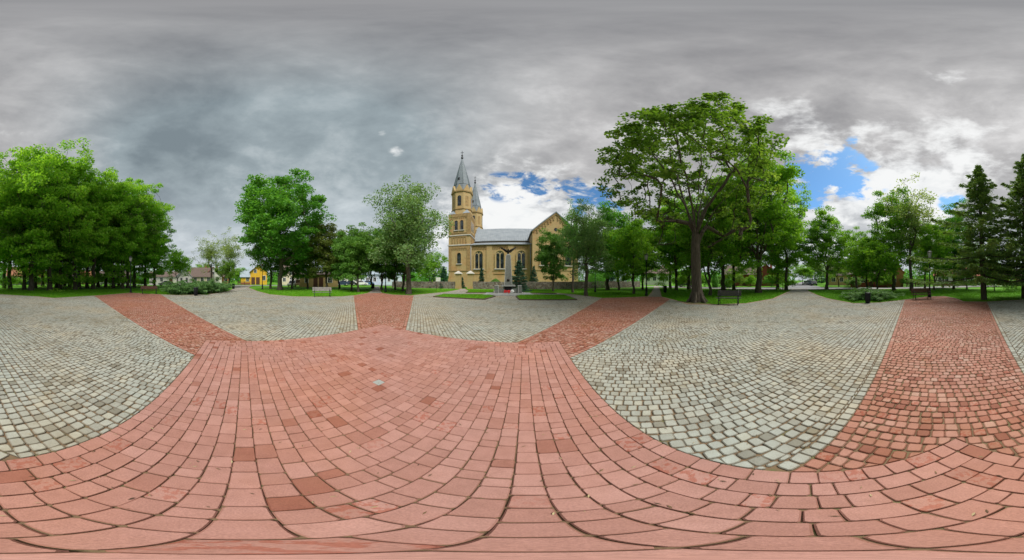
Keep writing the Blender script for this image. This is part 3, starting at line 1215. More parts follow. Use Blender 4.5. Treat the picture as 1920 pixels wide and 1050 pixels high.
def straight(hh, lean=(0, 0), n=6, wob=0.08, seed=0):
    rg = random.Random(seed)
    return [(lean[0] * i / n + rg.gauss(0, wob) * (i > 0), lean[1] * i / n + rg.gauss(0, wob) * (i > 0), -0.1 + hh * i / n) for i in range(n + 1)]


# park maples / limes of the western grove (unit: metres, real size)
for q in range(3):
    cp = crown_points(20 + q, 185, 12.5, 5.2, 10.2, 0.68, 0.40, -0.99)
    tk = straight(8.5, (0.3, 0.2), 7, 0.1, q)
    TREES['grove%d' % q] = tree_meshes('grove%d' % q, 30 + q, tk, cp, 0.36, 135, 0.19, 1.4, L_GROVE_LIT, 0.45)
cp = crown_points(41, 250, 12.6, 7.0, 8.3, 0.66, 0.12, -0.9)
TREES['maple'] = tree_meshes('maple', 42, straight(6, (0.3, 0.1), 6, 0.08, 5), cp, 0.40, 150, 0.19, 1.4, L_DEEP, 0.45)
cp = crown_points(51, 330, 8.4, 4.3, 5.8, 0.35, 0.28, -0.9)
TREES['silver'] = tree_meshes('silver', 52, straight(5.0, (-0.1, 0.0), 6, 0.05, 8), cp, 0.30, 68, 0.115, 0.85, L_SILVER, 0.8, 0.5, 0.5)
for q in range(3):
    cp = crown_points(60 + q, 150, 6.2, 3.2, 4.2, 0.5, 0.26, -0.95)
    tk = straight(3.2, (0.15, 0.1), 5, 0.06, 12 + q)
    TREES['park%d' % q] = tree_meshes('park%d' % q, 65 + q, tk, cp, 0.18, 115, 0.125, 0.85, L_DARK, 0.55, 0.45, 0.7, 0.5, fork_limbs(q + 1, tk, 2, 5, 1.6, 3.2))
for q in range(2):
    cp = crown_points(70 + q, 230, 10.5, 4.9, 7.6, 0.5, 0.26, -0.9)
    trunk = straight(3.4, (0.1, 0.1), 5, 0.06, 20 + q)
    TREES['open%d' % q] = tree_meshes('open%d' % q, 75 + q, trunk, cp, 0.38, 110, 0.16, 1.2, L_MAPLE, 0.45, 0.5, 0.9, 0.5, fork_limbs(q + 3, trunk, 4, 5, 3.0, 8.0))
cp = crown_points(81, 170, 8.5, 2.9, 5.6, 0.2, 0.4, -0.9)
TREES['airy'] = tree_meshes('airy', 82, straight(6, (0.2, 0), 6, 0.06, 31), cp, 0.2, 40, 0.11, 0.75, L_BIRCH, 0.9, 0.6, 0.4)
cp = crown_points(85, 120, 3.2, 2.5, 2.3, 0.3, 0.3, -0.8)
TREES['small'] = tree_meshes('small', 86, straight(1.2, (0.1, 0), 4, 0.03, 33), cp, 0.10, 85, 0.10, 0.6, L_MAPLE, 0.8, 0.5)


# the big maple beside the eastern bench
def big_maple():
    base = G(1307, 565.5)
    rg = np.random.default_rng(5)
    cps = []
    while len(cps) < 600:
        d = rg.normal(0, 1, 3); d /= np.linalg.norm(d)
        if d[2] < -0.80: continue
        if d[2] < -0.3 and rg.uniform() < 0.35: continue
        f = rg.uniform(0.78, 1.02) if rg.uniform() < 0.86 else rg.uniform(0.5, 0.78)
        a = math.atan2(d[1], d[0])
        lob = 1 + 0.05 * math.sin(3 * a + 1) + 0.05 * math.sin(6 * a + 4 * d[2]) + 0.05 * math.sin(9 * d[2] + 2 * a)
        hr_ = 6.45 * (1.0 if d[2] > -0.2 else 1.0 + 0.12 * (d[2] + 0.2))
        cps.append((d[0] * hr_ * f * lob, d[1] * hr_ * f * lob, 11.2 + d[2] * (6.9 if d[2] > 0 else 9.0) * f * lob))
    cps = np.array(cps) + np.array([-0.25, 0.42, 0.0])
    trunk = [(0, 0, -0.1), (0.02, 0, 0.5), (-0.03, 0.05, 1.6), (-0.10, 0.06, 3.0), (-0.12, 0.06, 4.2), (-0.1, 0.05, 5.2)]
    tb = grow(9, trunk, cps, 0.44, 0.014, 0.35, fork_limbs(2, trunk, 4, 11, 4.2, 8.6, 7))
    tb.tube([(0, 0, -0.12), (0, 0, 0.1), (0, 0, 0.5), (0, 0, 0.9)], [0.64, 0.56, 0.49, 0.43], 14, False)
    for k in range(6):
        a = k * 1.05 + 0.3
        tb.tube([(math.cos(a) * 0.40, math.sin(a) * 0.40, 0.75), (math.cos(a) * 0.52, math.sin(a) * 0.52, 0.25), (math.cos(a) * 0.85, math.sin(a) * 0.85, -0.1)], [0.08, 0.15, 0.12], 7, False)
    e = empty('maple_tree', base)
    e.scale = (0.95, 0.95, 0.96)
    tag(e, 'tall spreading maple with thick bare trunk beside the bench, yellowish young leaves', 'tree')
    tb.build('trunk', M_BARK, e)
    L, TN, = [], []
    for c in cps:
        k = int((56 if c[2] > 10 else 36) * rg.uniform(0.5, 1.5))
        s = 0.62 * rg.uniform(0.6, 1.3)
        d = rg.normal(0, 1, (k, 3)); d /= np.linalg.norm(d, axis=1, keepdims=True)
        L.append(d * rg.uniform(0.1, 1, (k, 1)) ** 0.5 * np.array([s, s, s * 0.42]) + c)
        TN.append(np.clip(0.45 + rg.normal(0, 0.17, k) + rg.normal(0, 0.12), 0, 1))
    L = np.concatenate(L); TN = np.concatenate(TN); n = len(L)
    cm = leaves_mesh('crown', L, 0.115 * rg.uniform(0.7, 1.35, n), 0.7, rg.normal(0, 0.6, (n, 3)) + np.array([0, 0, 1.0]), TN)
    link('crown', cm, e, L_YOUNG)


big_maple()

# western grove
GROVE = [(-70, 30, 0, 1.0), (8, 37, 1, 1.0), (19, 32, 2, 1.02), (58, 28.3, 0, 1.02), (66, 36, 1, 1.0), (80, 42, 2, 1.0), (93, 29.5, 1, 1.03), (106, 37, 0, 1.0), (113, 33, 2, 0.98), (121, 44, 1, 1.05), (131, 36, 2, 0.95),
         (141, 30.5, 0, 0.97), (149, 33, 2, 0.98), (175, 33, 1, 0.93), (184, 41, 0, 1.05), (198, 38, 2, 0.98), (212, 35.5, 1, 0.88), (223, 44, 2, 1.0), (230, 34, 0, 0.86), (252, 40, 1, 0.96), (273, 40, 2, 0.92), (290, 37, 0, 0.78)]
GL = {58: 'leafy tree with forked trunk standing foremost in the left grove', 93: 'thick-trunked leafy tree in the middle of the left grove', 290: 'rightmost leafy tree of the left grove, behind the brown bench',
      273: 'leafy tree in the left grove, second from its right end', 252: 'leafy tree of the left grove just right of the lamp post', 230: 'leafy tree of the left grove just left of the lamp post',
      8: 'leafy tree of the left grove at the left picture edge', 141: 'broad leafy tree at the front of the left grove beside the dark trunk cluster'}
rg_ = random.Random(3)
for (x, r, v, s) in GROVE:
    if x < 0:
        lb = 'leafy tree of the left grove reaching in from beyond the left picture edge'
    else:
        od = ['first', 'second', 'third', 'fourth', 'fifth', 'sixth', 'seventh', 'eighth', 'ninth', 'tenth', 'eleventh', 'twelfth', 'thirteenth', 'fourteenth', 'fifteenth', 'sixteenth', 'seventeenth', 'eighteenth', 'nineteenth', 'twentieth', 'twenty-first']
        lb = GL.get(x, 'leafy green grove tree, %s trunk from the left picture edge' % od[[g[0] for g in GROVE if g[0] >= 0].index(x)])
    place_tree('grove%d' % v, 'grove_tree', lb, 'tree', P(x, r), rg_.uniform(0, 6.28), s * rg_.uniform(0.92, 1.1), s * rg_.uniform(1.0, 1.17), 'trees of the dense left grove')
for (x, r, sx) in ((45, 31, 0), (163, 36, 1), (240, 37, 2)):
    place_tree('airy', 'grove_tree', ['slender pale tree whose thin top rises above the left grove at its peak', 'slender pale tree with wispy top in the middle of the left grove', 'slender pale tree with wispy top at the right slope of the left grove'][sx],
               'tree', P(x, r), sx * 2.0, 1.6, [1.98, 1.92, 1.55][sx], 'trees of the dense left grove')

T_ = place_tree
T_('maple', 'maple_tree', 'dense round dark green maple left of the church, by the grey bench', 'tree', P(525, 29.7), 0.6, 1.0, 1.0)
T_('park0', 'park_tree', 'dark trunked tree close left of the round maple trunk', 'tree', P(507, 34), 1.0, 1.25, 1.2)
T_('silver', 'silver_leaved_tree', 'silvery loose-crowned tree with straight trunk left of the church tower', 'tree', P(766, 20.6), 0.4, 1.0, 0.95)
T_('park1', 'plum_tree', 'reddish-leaved tree with several stems behind the grey bench', 'tree', P(612, 31), 2.0, 1.15, 1.12, None, L_PLUM)
T_('park2', 'park_tree', 'dark tree with leaning trunk right of the round maple', 'tree', P(548, 34), 0.5, 1.05, 1.0)
T_('park0', 'park_tree', 'dark tree with leaning trunk left of the northwest path', 'tree', P(672, 24.5), 4.0, 0.85, 0.86)
T_('park1', 'park_tree', 'dark tree with thin trunk between plum tree and northwest path', 'tree', P(659, 27.5), 1.4, 0.95, 0.92)
T_('park2', 'park_tree', 'small dark tree at the far left end of the northwest path', 'tree', P(697, 35), 3.0, 1.1, 1.05)
T_('park1', 'park_tree', 'dark tree right of the northwest path behind the lamp post', 'tree', P(716, 29), 5.0, 0.95, 0.98)
T_('park0', 'park_tree', 'dark tree behind the silvery tree, before the stone wall', 'tree', P(741, 29), 2.4, 1.0, 0.95)
T_('park2', 'park_tree', 'broad dark trunk tree right behind the silvery tree', 'tree', P(756, 26), 0.2, 1.0, 0.9)
T_('small', 'small_tree', 'bright green small tree behind the stone wall left of the tower', 'tree', P(805, 38), 0.2, 1.3, 1.3)
# right of the church
T_('park0', 'park_tree', 'dark green tree standing before the church gable, left of the slender one', 'tree', P(1037, 26.5), 0.3, 0.80, 0.86)
T_('airy', 'slender_tree', 'slender tree with thin straight trunk before the church gable', 'tree', P(1074, 23.5), 0.3, 0.75, 0.85, None, L_DEEP)
T_('silver', 'silver_leaved_tree', 'greyish green tree with pale straight trunk right of the church gable', 'tree', P(1099, 18.0), 2.2, 0.62, 0.66, None, L_SILVER)
T_('open1', 'park_tree', 'bluish green tree with dark straight trunk by the wall right of church', 'tree', P(1139, 29.5), 1.2, 0.85, 0.80, None, L_DEEP)
T_('park2', 'park_tree', 'thin dark-trunked tree by the wall, left of the many-stemmed tree', 'tree', P(1160, 28.8), 1.9, 0.9, 1.0, None, L_DEEP)
T_('park1', 'park_tree', 'dark many-stemmed tree on the lawn left of the northeast lamp', 'tree', P(1188, 21.3), 0.9, 0.86, 0.88, None, L_MAPLE)
T_('park0', 'park_tree', 'dark tree behind the northeast lamp post', 'tree', P(1205, 30), 3.3, 1.0, 1.05, None, L_MAPLE)
T_('grove1', 'park_tree', 'tall leafy tree right of the northeast path, left of the big maple', 'tree', P(1268, 29), 1.0, 0.70, 0.72)
T_('grove2', 'park_tree', 'tall leafy tree at the bend of the northeast path', 'tree', P(1257, 34), 2.0, 0.72, 0.68)
T_('open0', 'park_tree', 'leafy tree right behind the big maple trunk', 'tree', P(1292, 32), 2.6, 0.92, 0.9)
T_('park2', 'park_tree', 'young forked tree directly right of the big maple trunk', 'tree', P(1331, 19.2), 0.8, 0.95, 1.0, None, L_MAPLE)
T_('open1', 'park_tree', 'leafy tree with twin dark stems behind the eastern bench', 'tree', P(1356, 28), 0.1, 0.95, 0.98)
T_('grove0', 'park_tree', 'leafy tree with leaning dark trunk before the brick house', 'tree', P(1376, 30), 0.1, 0.74, 0.76)
T_('open0', 'park_tree', 'large tree with V-forked dark trunk right of the eastern bench', 'tree', P(1422, 23.2), 4.4, 1.08, 1.1)
T_('grove1', 'park_tree', 'dense leafy tree left of the eastern path, nearest the path', 'tree', P(1474, 29), 5.2, 0.72, 0.72)
T_('grove2', 'park_tree', 'dense leafy tree left of the eastern path, second from the path', 'tree', P(1458, 31), 3.2, 0.78, 0.80)
T_('open1', 'park_tree', 'open-crowned dark-limbed tree right of the eastern path mouth', 'tree', P(1550, 31), 2.9, 0.82, 0.80)
T_('park1', 'park_tree', 'low dark tree behind the right juniper, nearest the open-crowned tree', 'tree', P(1626, 27), 0.9, 1.0, 0.80, None, L_MAPLE)
T_('small', 'small_tree', 'low spreading small tree above the right juniper', 'tree', P(1645, 24), 0.4, 1.45, 1.2)
T_('open0', 'park_tree', 'tall leafy tree left of the pale airy tree, before the red house', 'tree', P(1676, 29), 1.7, 0.82, 0.92)
T_('airy', 'airy_tree', 'pale airy tree with light leaves left of the right-hand lamp', 'tree', P(1709, 27.5), 0.4, 1.35, 1.32)
T_('park2', 'park_tree', 'narrow tree just right of the right-hand lamp post', 'tree', P(1752, 28), 2.4, 0.85, 1.05, None, L_MAPLE)
T_('grove0', 'park_tree', 'dark green dense tree between right-hand lamp and the spruces', 'tree', P(1788, 33), 2.4, 0.66, 0.70, None, L_DEEP)
T_('park0', 'park_tree', 'twin-trunked tree left of the leaning spruce, before the cream house', 'tree', P(1813, 32), 0.4, 0.8, 0.8)
T_('small', 'small_tree', 'small thin-stemmed tree on the lawn behind the leaning spruce', 'tree', P(1865, 27), 0.9, 0.9, 0.9)
T_('open1', 'park_tree', 'leafy tree across the road behind the open-crowned tree and the small ones', 'tree', P(1606, 36), 0.7, 0.66, 0.66)
T_('grove1', 'park_tree', 'full leafy tree filling the gap behind the right-hand lamp', 'tree', P(1734, 35), 4.7, 0.58, 0.58)
T_('open0', 'park_tree', 'leafy tree beyond the lawn between the cream house and the dense dark tree', 'tree', P(1768, 38), 3.7, 0.62, 0.66)
T_('park0', 'park_tree', 'green tree before the tan building, right of the round maple', 'tree', P(577, 35), 3.9, 1.1, 1.0, None, L_MAPLE)
T_('park1', 'park_tree', 'green tree at the right end of the tan building', 'tree', P(636, 34), 2.9, 1.05, 1.0, None, L_MAPLE)
# west street
T_('airy', 'willow_tree', 'thin pale willow left of the west path, left of its pair', 'tree', P(395, 43), 1.1, 1.15, 0.92)
T_('airy', 'willow_tree', 'thin pale willow left of the west path, right of its pair', 'tree', P(430, 41), 3.1, 1.05, 0.92)
T_('small', 'round_tree', 'round bright green tree beyond the left juniper', 'tree', P(333, 50), 0.3, 1.6, 1.75)
T_('small', 'round_bush_tree', 'bright conical bush tree under the right-hand willow', 'tree', P(424, 38), 2.3, 0.85, 1.05, None, L_YOUNG)
T_('small', 'round_tree', 'low green tree behind the gap in the western street', 'tree', P(375, 75), 2.3, 2.0, 1.5)
T_('small', 'round_tree', 'low green tree left of the yellow house', 'tree', P(446, 68), 1.3, 1.5, 1.1)
# side street east
T_('small', 'round_tree', 'rounded willow-like tree beyond the cars on the side street', 'tree', P(1531, 68), 0.3, 2.0, 1.7, None, L_SILVER)
T_('small', 'round_tree', 'bright green roadside tree left of the parked cars', 'tree', P(1505, 60), 1.3, 1.5, 1.2, None, L_MAPLE)
T_('small', 'round_tree', 'rounded pale tree behind the open-crowned tree trunk', 'tree', P(1573, 45), 2.3, 1.45, 1.35, None, L_YOUNG)


# ------------------------------------------------------------------ conifers
def spruce(name, label, loc, H, Rb, seed, m, lean=(0, 0), z0=0.6, droop=0.25, whorl=0.45, nsz=0.10, dens=1.0, group=None, irr=0.2):
    rg = np.random.default_rng(seed)
    e = empty(name, loc)
    tag(e, label, 'conifer', group)
    tb = MB()

    def axis(z):
        f = z / H
        return np.array([lean[0] * f, lean[1] * f, z])
    tb.tube([axis(-0.1), axis(H * 0.3), axis(H * 0.6), axis(H * 0.99)], [0.022 * H * 0.9, 0.016 * H, 0.010 * H, 0.01], 9, False)
    L, D, NR, TN = [], [], [], []
    z = z0
    while z < H * 0.98:
        f = (z - z0) / (H - z0)
        R_ = Rb * (1 - f) ** (0.85 + irr * 0.5) * rg.uniform(1 - 1.2 * irr, 1 + 0.5 * irr) + 0.12
        nb = int(rg.integers(5, 8))
        a0 = rg.uniform(0, 6.28)
        for b in range(nb):
            a = a0 + b * 6.28 / nb + rg.normal(0, 0.18)
            ln = R_ * rg.uniform(0.85 - irr * 0.7, 1.12 + irr * 0.2)
            o = axis(z + rg.normal(0, 0.08))
            dirv = np.array([math.cos(a), math.sin(a), 0])
            pts = []
            for i in range(6):
                s = i / 5
                pts.append(o + dirv * ln * s + np.array([0, 0, -droop * ln * s * (1.35 - 0.7 * s) + 0.25 * ln * s * s * droop * 2]))
            tb.tube([pts[0], pts[2], pts[5]], [0.012 * ln + 0.006, 0.008 * ln + 0.004, 0.003], 4, False)
            k = int(max(10, ln * 62 * dens))
            s = rg.uniform(0.12, 1.05, k) ** 0.75
            idx = np.clip(s * 5, 0, 4.999)
            i0 = idx.astype(int); fr = (idx - i0)[:, None]
            pa = np.array(pts)
            pp = pa[i0] * (1 - fr) + pa[np.minimum(i0 + 1, 5)] * fr
            side = np.array([-math.sin(a), math.cos(a), 0])
            lat = rg.normal(0, 1, k) * (0.30 * ln * (1.05 - s) * 0.75 + 0.06)
            pp = pp + side * lat[:, None] + np.stack([np.zeros(k), np.zeros(k), -np.abs(rg.normal(0, 0.10, k)) - 0.12 * np.abs(lat)], 1)
            L.append(pp)
            al = dirv[None] * 1.0 + side[None] * np.sign(lat)[:, None] * 0.8 + rg.normal(0, 0.35, (k, 3)) + np.array([0, 0, -0.25])
            D.append(al)
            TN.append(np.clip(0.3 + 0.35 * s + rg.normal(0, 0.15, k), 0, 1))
        z += whorl * rg.uniform(0.7, 1.25) * (1 - 0.4 * f)
    L = np.concatenate(L); D = np.concatenate(D); TN = np.concatenate(TN); n = len(L)
    nr = rg.normal(0, 0.5, (n, 3)) + np.array([0, 0, 1.0])
    cm = leaves_mesh('crown', L, nsz * rg.uniform(0.7, 1.5, n), 0.30, nr, TN, D)
    tb.build('trunk', M_BARK, e)
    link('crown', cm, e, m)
    return e


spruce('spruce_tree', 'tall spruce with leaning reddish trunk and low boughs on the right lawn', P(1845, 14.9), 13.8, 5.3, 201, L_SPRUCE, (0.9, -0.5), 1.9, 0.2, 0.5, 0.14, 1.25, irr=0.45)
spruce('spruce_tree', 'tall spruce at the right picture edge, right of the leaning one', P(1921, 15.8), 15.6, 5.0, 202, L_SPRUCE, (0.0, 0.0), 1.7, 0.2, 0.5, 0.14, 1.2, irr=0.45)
spruce('small_spruce', 'dark spruce standing right behind the memorial obelisk', P(973, 23.5), 4.5, 1.55, 203, L_BLUE, (0, 0), 0.25, 0.2, 0.26, 0.09, 1.5)
spruce('small_spruce', 'small dark spruce by the church gable corner behind the wall', P(1001, 36), 4.6, 1.3, 204, L_BLUE, (0, 0), 0.2, 0.15, 0.28, 0.1, 1.3)
spruce('small_spruce', 'narrow small spruce before the church between tower and second window', P(903, 37.5), 4.3, 0.85, 205, L_BLUE, (0, 0), 0.2, 0.1, 0.25, 0.1, 1.6)
spruce('small_spruce', 'dark broad spruce left of the church tower behind the wall', P(832, 36), 4.4, 1.7, 206, L_BLUE, (0, 0), 0.2, 0.2, 0.3, 0.1, 1.3)
spruce('small_spruce', 'dark spruce left of the white notice board behind the wall', P(815, 37), 3.4, 1.5, 207, L_BLUE, (0, 0), 0.2, 0.2, 0.3, 0.1, 1.3)
spruce('small_spruce', 'bluish spruce behind the wall right of the church', P(1146, 42), 6.0, 1.7, 208, L_BLUE, (0, 0), 0.3, 0.2, 0.35, 0.12, 1.0)
spruce('small_spruce', 'tiny dark spruce inside the church gate opening', P(866, 36.5), 2.4, 0.7, 209, L_BLUE, (0, 0), 0.1, 0.15, 0.25, 0.1, 1.5)
spruce('far_spruce', 'tall dark spruce far down the side street, left of the poplar pair', P(1523, 95), 15, 2.2, 210, L_BLUE, (0, 0), 1, 0.2, 0.9, 0.3, 0.4)
spruce('far_spruce', 'tall dark conifer far down the side street, right of the lone spruce', P(1540, 88), 14, 2.4, 211, L_BLUE, (0, 0), 1, 0.2, 0.9, 0.3, 0.4)


def thuja(name, label, loc, H, r, seed, m=L_DEEP):
    rg = np.random.default_rng(seed)
    e = empty(name, loc)
    tag(e, label, 'shrub')
    k = 2600
    z = rg.uniform(0, 1, k)
    prof = r * np.minimum(1, (1 - z) * 2.2) ** 0.7 * (0.75 + 0.25 * np.minimum(1, z * 5))
    a = rg.uniform(0, 6.28, k)
    f = rg.uniform(0.6, 1.08, k)
    L = np.stack([np.cos(a) * prof * f, np.sin(a) * prof * f, z * H], 1)
    cm = leaves_mesh('crown', L, 0.09 * rg.uniform(0.7, 1.4, k), 0.45, np.stack([np.cos(a), np.sin(a), np.full(k, 0.6)], 1) + rg.normal(0, 0.5, (k, 3)), np.clip(0.5 + rg.normal(0, 0.2, k), 0, 1), rg.normal(0, 0.4, (k, 3)) + np.array([0, 0, 1]))
    tb = MB(); tb.tube([(0, 0, -0.05), (0, 0, H * 0.8)], [0.06, 0.01], 6)
    tb.build('trunk', M_BARK, e)
    link('crown', cm, e, m)


thuja('thuja_shrub', 'clipped upright thuja before the brick house, left one', P(1341, 38), 3.0, 0.75, 1)
thuja('thuja_shrub', 'clipped upright thuja before the brick house, right one', P(1366, 38), 2.6, 0.8, 2)
thuja('dark_shrub', 'dark broad evergreen bush on the far right lawn', P(1905, 28), 1.6, 2.2, 3, L_DARK)
thuja('low_shrub', 'low bush at the foot of the church wall between the windows', P(929, 38), 1.9, 1.2, 4, L_DARK)
thuja('hedge_shrub', 'dark tall shrub mass right of the church gable behind the wall', P(1094, 37), 4.6, 1.9, 5, L_DARK)
thuja('hedge_shrub', 'rounded green shrub at the wall right of the pale trunk', P(1120, 36), 3.6, 2.0, 6, L_DEEP)


def juniper(label, px, seed, hgt):
    """low spreading juniper: arching sprays from many stems"""
    rg = np.random.default_rng(seed)
    pts = [G(x, y) for x, y in px]
    c = sum((p for p in pts), Vector()) / len(pts)
    poly = np.array([(p.x - c.x, p.y - c.y) for p in pts])
    e = empty('juniper_shrub', (c.x, c.y, -0.05))
    tag(e, label, 'shrub', 'spreading junipers at the plaza edge')
    tb = MB()
    L, D, NR, TN = [], [], [], []
    lo, hi = poly.min(0), poly.max(0)
    n = 0
    nmax = int(min(520, max(170, 13 * abs(parea([tuple(p) for p in poly])))))
    while n < nmax:
        p = rg.uniform(lo, hi)
        if not inside(np.array([p[0]]), np.array([p[1]]), poly)[0]: continue
        n += 1
        a = rg.uniform(0, 6.28)
        ln = rg.uniform(0.7, 1.6)
        h0 = rg.uniform(0.35, 1.0) * hgt * (0.72 + 0.38 * math.sin(p[0] * 1.7 + seed) * math.sin(p[1] * 2.1 + 1.3))
        s = np.linspace(0, 1, 7)
        path_ = np.stack([p[0] + np.cos(a) * ln * s, p[1] + np.sin(a) * ln * s, h0 * np.sin(s * 2.0) * 0.95], 1)
        tb.tube([tuple(path_[0]), tuple(path_[3]), tuple(path_[6])], [0.02, 0.012, 0.004], 4, False)
        k = 170
        t_ = rg.uniform(0.15, 1, k) * 5.999
        i0 = t_.astype(int); fr = (t_ - i0)[:, None]
        pp = path_[i0] * (1 - fr) + path_[i0 + 1] * fr
        tang = path_[i0 + 1] - path_[i0]
        side = np.array([-np.sin(a), np.cos(a), 0])
        lat = rg.normal(0, 0.13, k)
        pp = pp + side * lat[:, None] + np.stack([np.zeros(k), np.zeros(k), rg.normal(0, 0.04, k)], 1)
        pp[:, 2] = np.maximum(pp[:, 2], 0.03)
        L.append(pp)
        D.append(tang / (np.linalg.norm(tang, axis=1, keepdims=True) + 1e-6) + side * np.sign(lat)[:, None] * 0.6 + rg.normal(0, 0.25, (k, 3)))
        TN.append(np.clip(0.25 + 0.5 * (t_ / 6) + rg.normal(0, 0.14, k), 0, 1))
    L = np.concatenate(L); D = np.concatenate(D); TN = np.concatenate(TN); m_ = len(L)
    cm = leaves_mesh('foliage', L, 0.075 * rg.uniform(0.6, 1.5, m_), 0.34, rg.normal(0, 0.5, (m_, 3)) + np.array([0, 0, 1]), TN, D)
    tb.build('stem', M_BARK, e)
    link('foliage', cm, e, L_JUNI)


juniper('large low spreading juniper beside the brown bench and bin on the left', [(318, 552), (345, 552.6), (390, 551.8), (420, 548), (424, 544.5), (390, 543.5), (350, 544.5), (322, 547)], 1, 1.75)
juniper('low spreading juniper behind the black bin on the right lawn', [(1590, 560), (1625, 562.5), (1660, 561), (1668, 557), (1640, 554.5), (1600, 555)], 2, 0.95)

# ------------------------------------------------------------------ church
def arch_poly(w, h0, h1, n=8):
    """outline of a round-headed opening in (x,z), from sill h0 to crown h1"""
    r = w / 2
    pts = [(-r, h0), (r, h0)]
    for k in range(n + 1):
        a = math.pi * k / n
        pts.append((r * math.cos(a), h1 - r + r * math.sin(a)))
    return pts


def arch_slab(mb, cx, y0, y1, w, h0, h1):
    mb.prism_y([(cx + x, z) for x, z in arch_poly(w, h0, h1)], y0, y1)


def arch_ring(mb, cx, y0, y1, w, h0, h1, t):
    """raised surround of a round-headed opening"""
    o = arch_poly(w + 2 * t, h0, h1 + t)[1:]
    i = arch_poly(w, h0, h1)[1:]
    o = o + [(-w / 2 - t, h0)]
    i = i + [(-w / 2, h0)]
    n = len(o)
    v = [(cx + x, y0, z) for x, z in o] + [(cx + x, y0, z) for x, z in i] + [(cx + x, y1, z) for x, z in o] + [(cx + x, y1, z) for x, z in i]
    f = []
    for k in range(n - 1):
        f += [(k, k + 1, n + k + 1, n + k), (k, 2 * n + k, 2 * n + k + 1, k + 1), (n + k, n + k + 1, 3 * n + k + 1, 3 * n + k)]
    mb.add(v, f)


church = empty('church', (0, 0, 0))
tag(church, 'yellow brick church with twin grey spires behind the stone wall', 'church')
DA = 42.0      # south aisle wall
DN = 47.2      # clerestory
DR = 52.5      # ridge

w_ = MB()
w_.box(-15.3, 5.0, DA, 63, 0, 10.1)
w_.box(-10.2, 30, DN, 57.8, 10.0, 12.25)
w_.build('nave_wall', M_BRICK, church)
# plinth and string courses on the aisle wall
pl = MB()
pl.box(-10.05, 4.6, DA - 0.14, DA, 0, 1.9)
pl.box(-10.05, 4.6, DA - 0.10, DA, 3.75, 3.95)
pl.build('plinth', M_BRICK, church)
ct = MB()
ct.box(-10.05, 4.6, DA - 0.28, DA, 9.85, 10.12)
ct.build('cornice', M_TRIM, church)
# pilaster strips and arched corbel friezes
for (xa, xb) in ((-10.05, -9.55), (-6.05, -4.7), (-0.95, 0.4), (3.9, 4.6)):
    p = MB(); p.box(xa, xb, DA - 0.17, DA, 1.9, 9.85); p.build('pilaster', M_BRICK, church)
for (xa, xb) in ((-9.5, -6.1), (-4.65, -1.0), (0.45, 3.85)):
    p = MB()
    n_ = 9
    for k in range(n_):
        xc = xa + (xb - xa) * (k + 0.5) / n_
        p.box(xc - 0.07, xc + 0.07, DA - 0.16, DA, 9.05, 9.5)
        p.box(xc - 0.17, xc + 0.17, DA - 0.13, DA, 9.48, 9.62)
    p.build('corbel_frieze', M_TRIM, church)
rf = MB()
rf.add([(-10.0, DA - 0.45, 10.15), (4.55, DA - 0.45, 10.15), (4.55, DN, 11.75), (-10.0, DN, 11.75), (-10.0, DA - 0.45, 10.05), (4.55, DA - 0.45, 10.05), (4.55, DN, 11.6), (-10.0, DN, 11.6)],
       [(0, 1, 2, 3), (7, 6, 5, 4), (0, 4, 5, 1), (1, 5, 6, 2), (3, 7, 4, 0)])
for k in range(25):
    x = -9.9 + k * 0.6
    if x < 4.5:
        rf.add([(x, DA - 0.45, 10.16), (x + 0.05, DA - 0.45, 10.16), (x + 0.05, DN, 11.76), (x, DN, 11.76), (x, DA - 0.45, 10.21), (x + 0.05, DA - 0.45, 10.21), (x + 0.05, DN, 11.81), (x, DN, 11.81)],
               [(4, 5, 6, 7), (0, 1, 5, 4), (1, 2, 6, 5), (3, 0, 4, 7)])
rf.build('aisle_roof', M_ZINC, church)
nr = MB()
nr.prism_x([(DN - 0.5, 12.15), (DR, 17.2), (57.8 + 0.5, 12.15)], -10.4, 31)
for k in range(40):
    x = -10.2 + k * 0.6
    if x > 5: break
    nr.add([(x, DN - 0.5, 12.17), (x + 0.05, DN - 0.5, 12.17), (x + 0.05, DR, 17.22), (x, DR, 17.22), (x, DN - 0.55, 12.22), (x + 0.05, DN - 0.55, 12.22), (x + 0.05, DR, 17.28), (x, DR, 17.28)],
           [(4, 5, 6, 7), (0, 1, 5, 4), (1, 2, 6, 5), (3, 0, 4, 7)])
nr.build('nave_roof', M_ZINC, church)
g_ = MB(); g_.box(-10.2, 4.6, DN - 0.62, DN - 0.42, 12.0, 12.17); g_.build('gutter', M_ZINC, church)
g_ = MB(); g_.tube([(-9.8, DA - 0.3, 0), (-9.8, DA - 0.3, 10.0)], [0.07, 0.07], 8); g_.build('downpipe', M_ZINC, church)
g_ = MB(); g_.tube([(4.35, DA - 0.3, 0), (4.35, DA - 0.3, 10.0)], [0.07, 0.07], 8); g_.build('downpipe', M_ZINC, church)


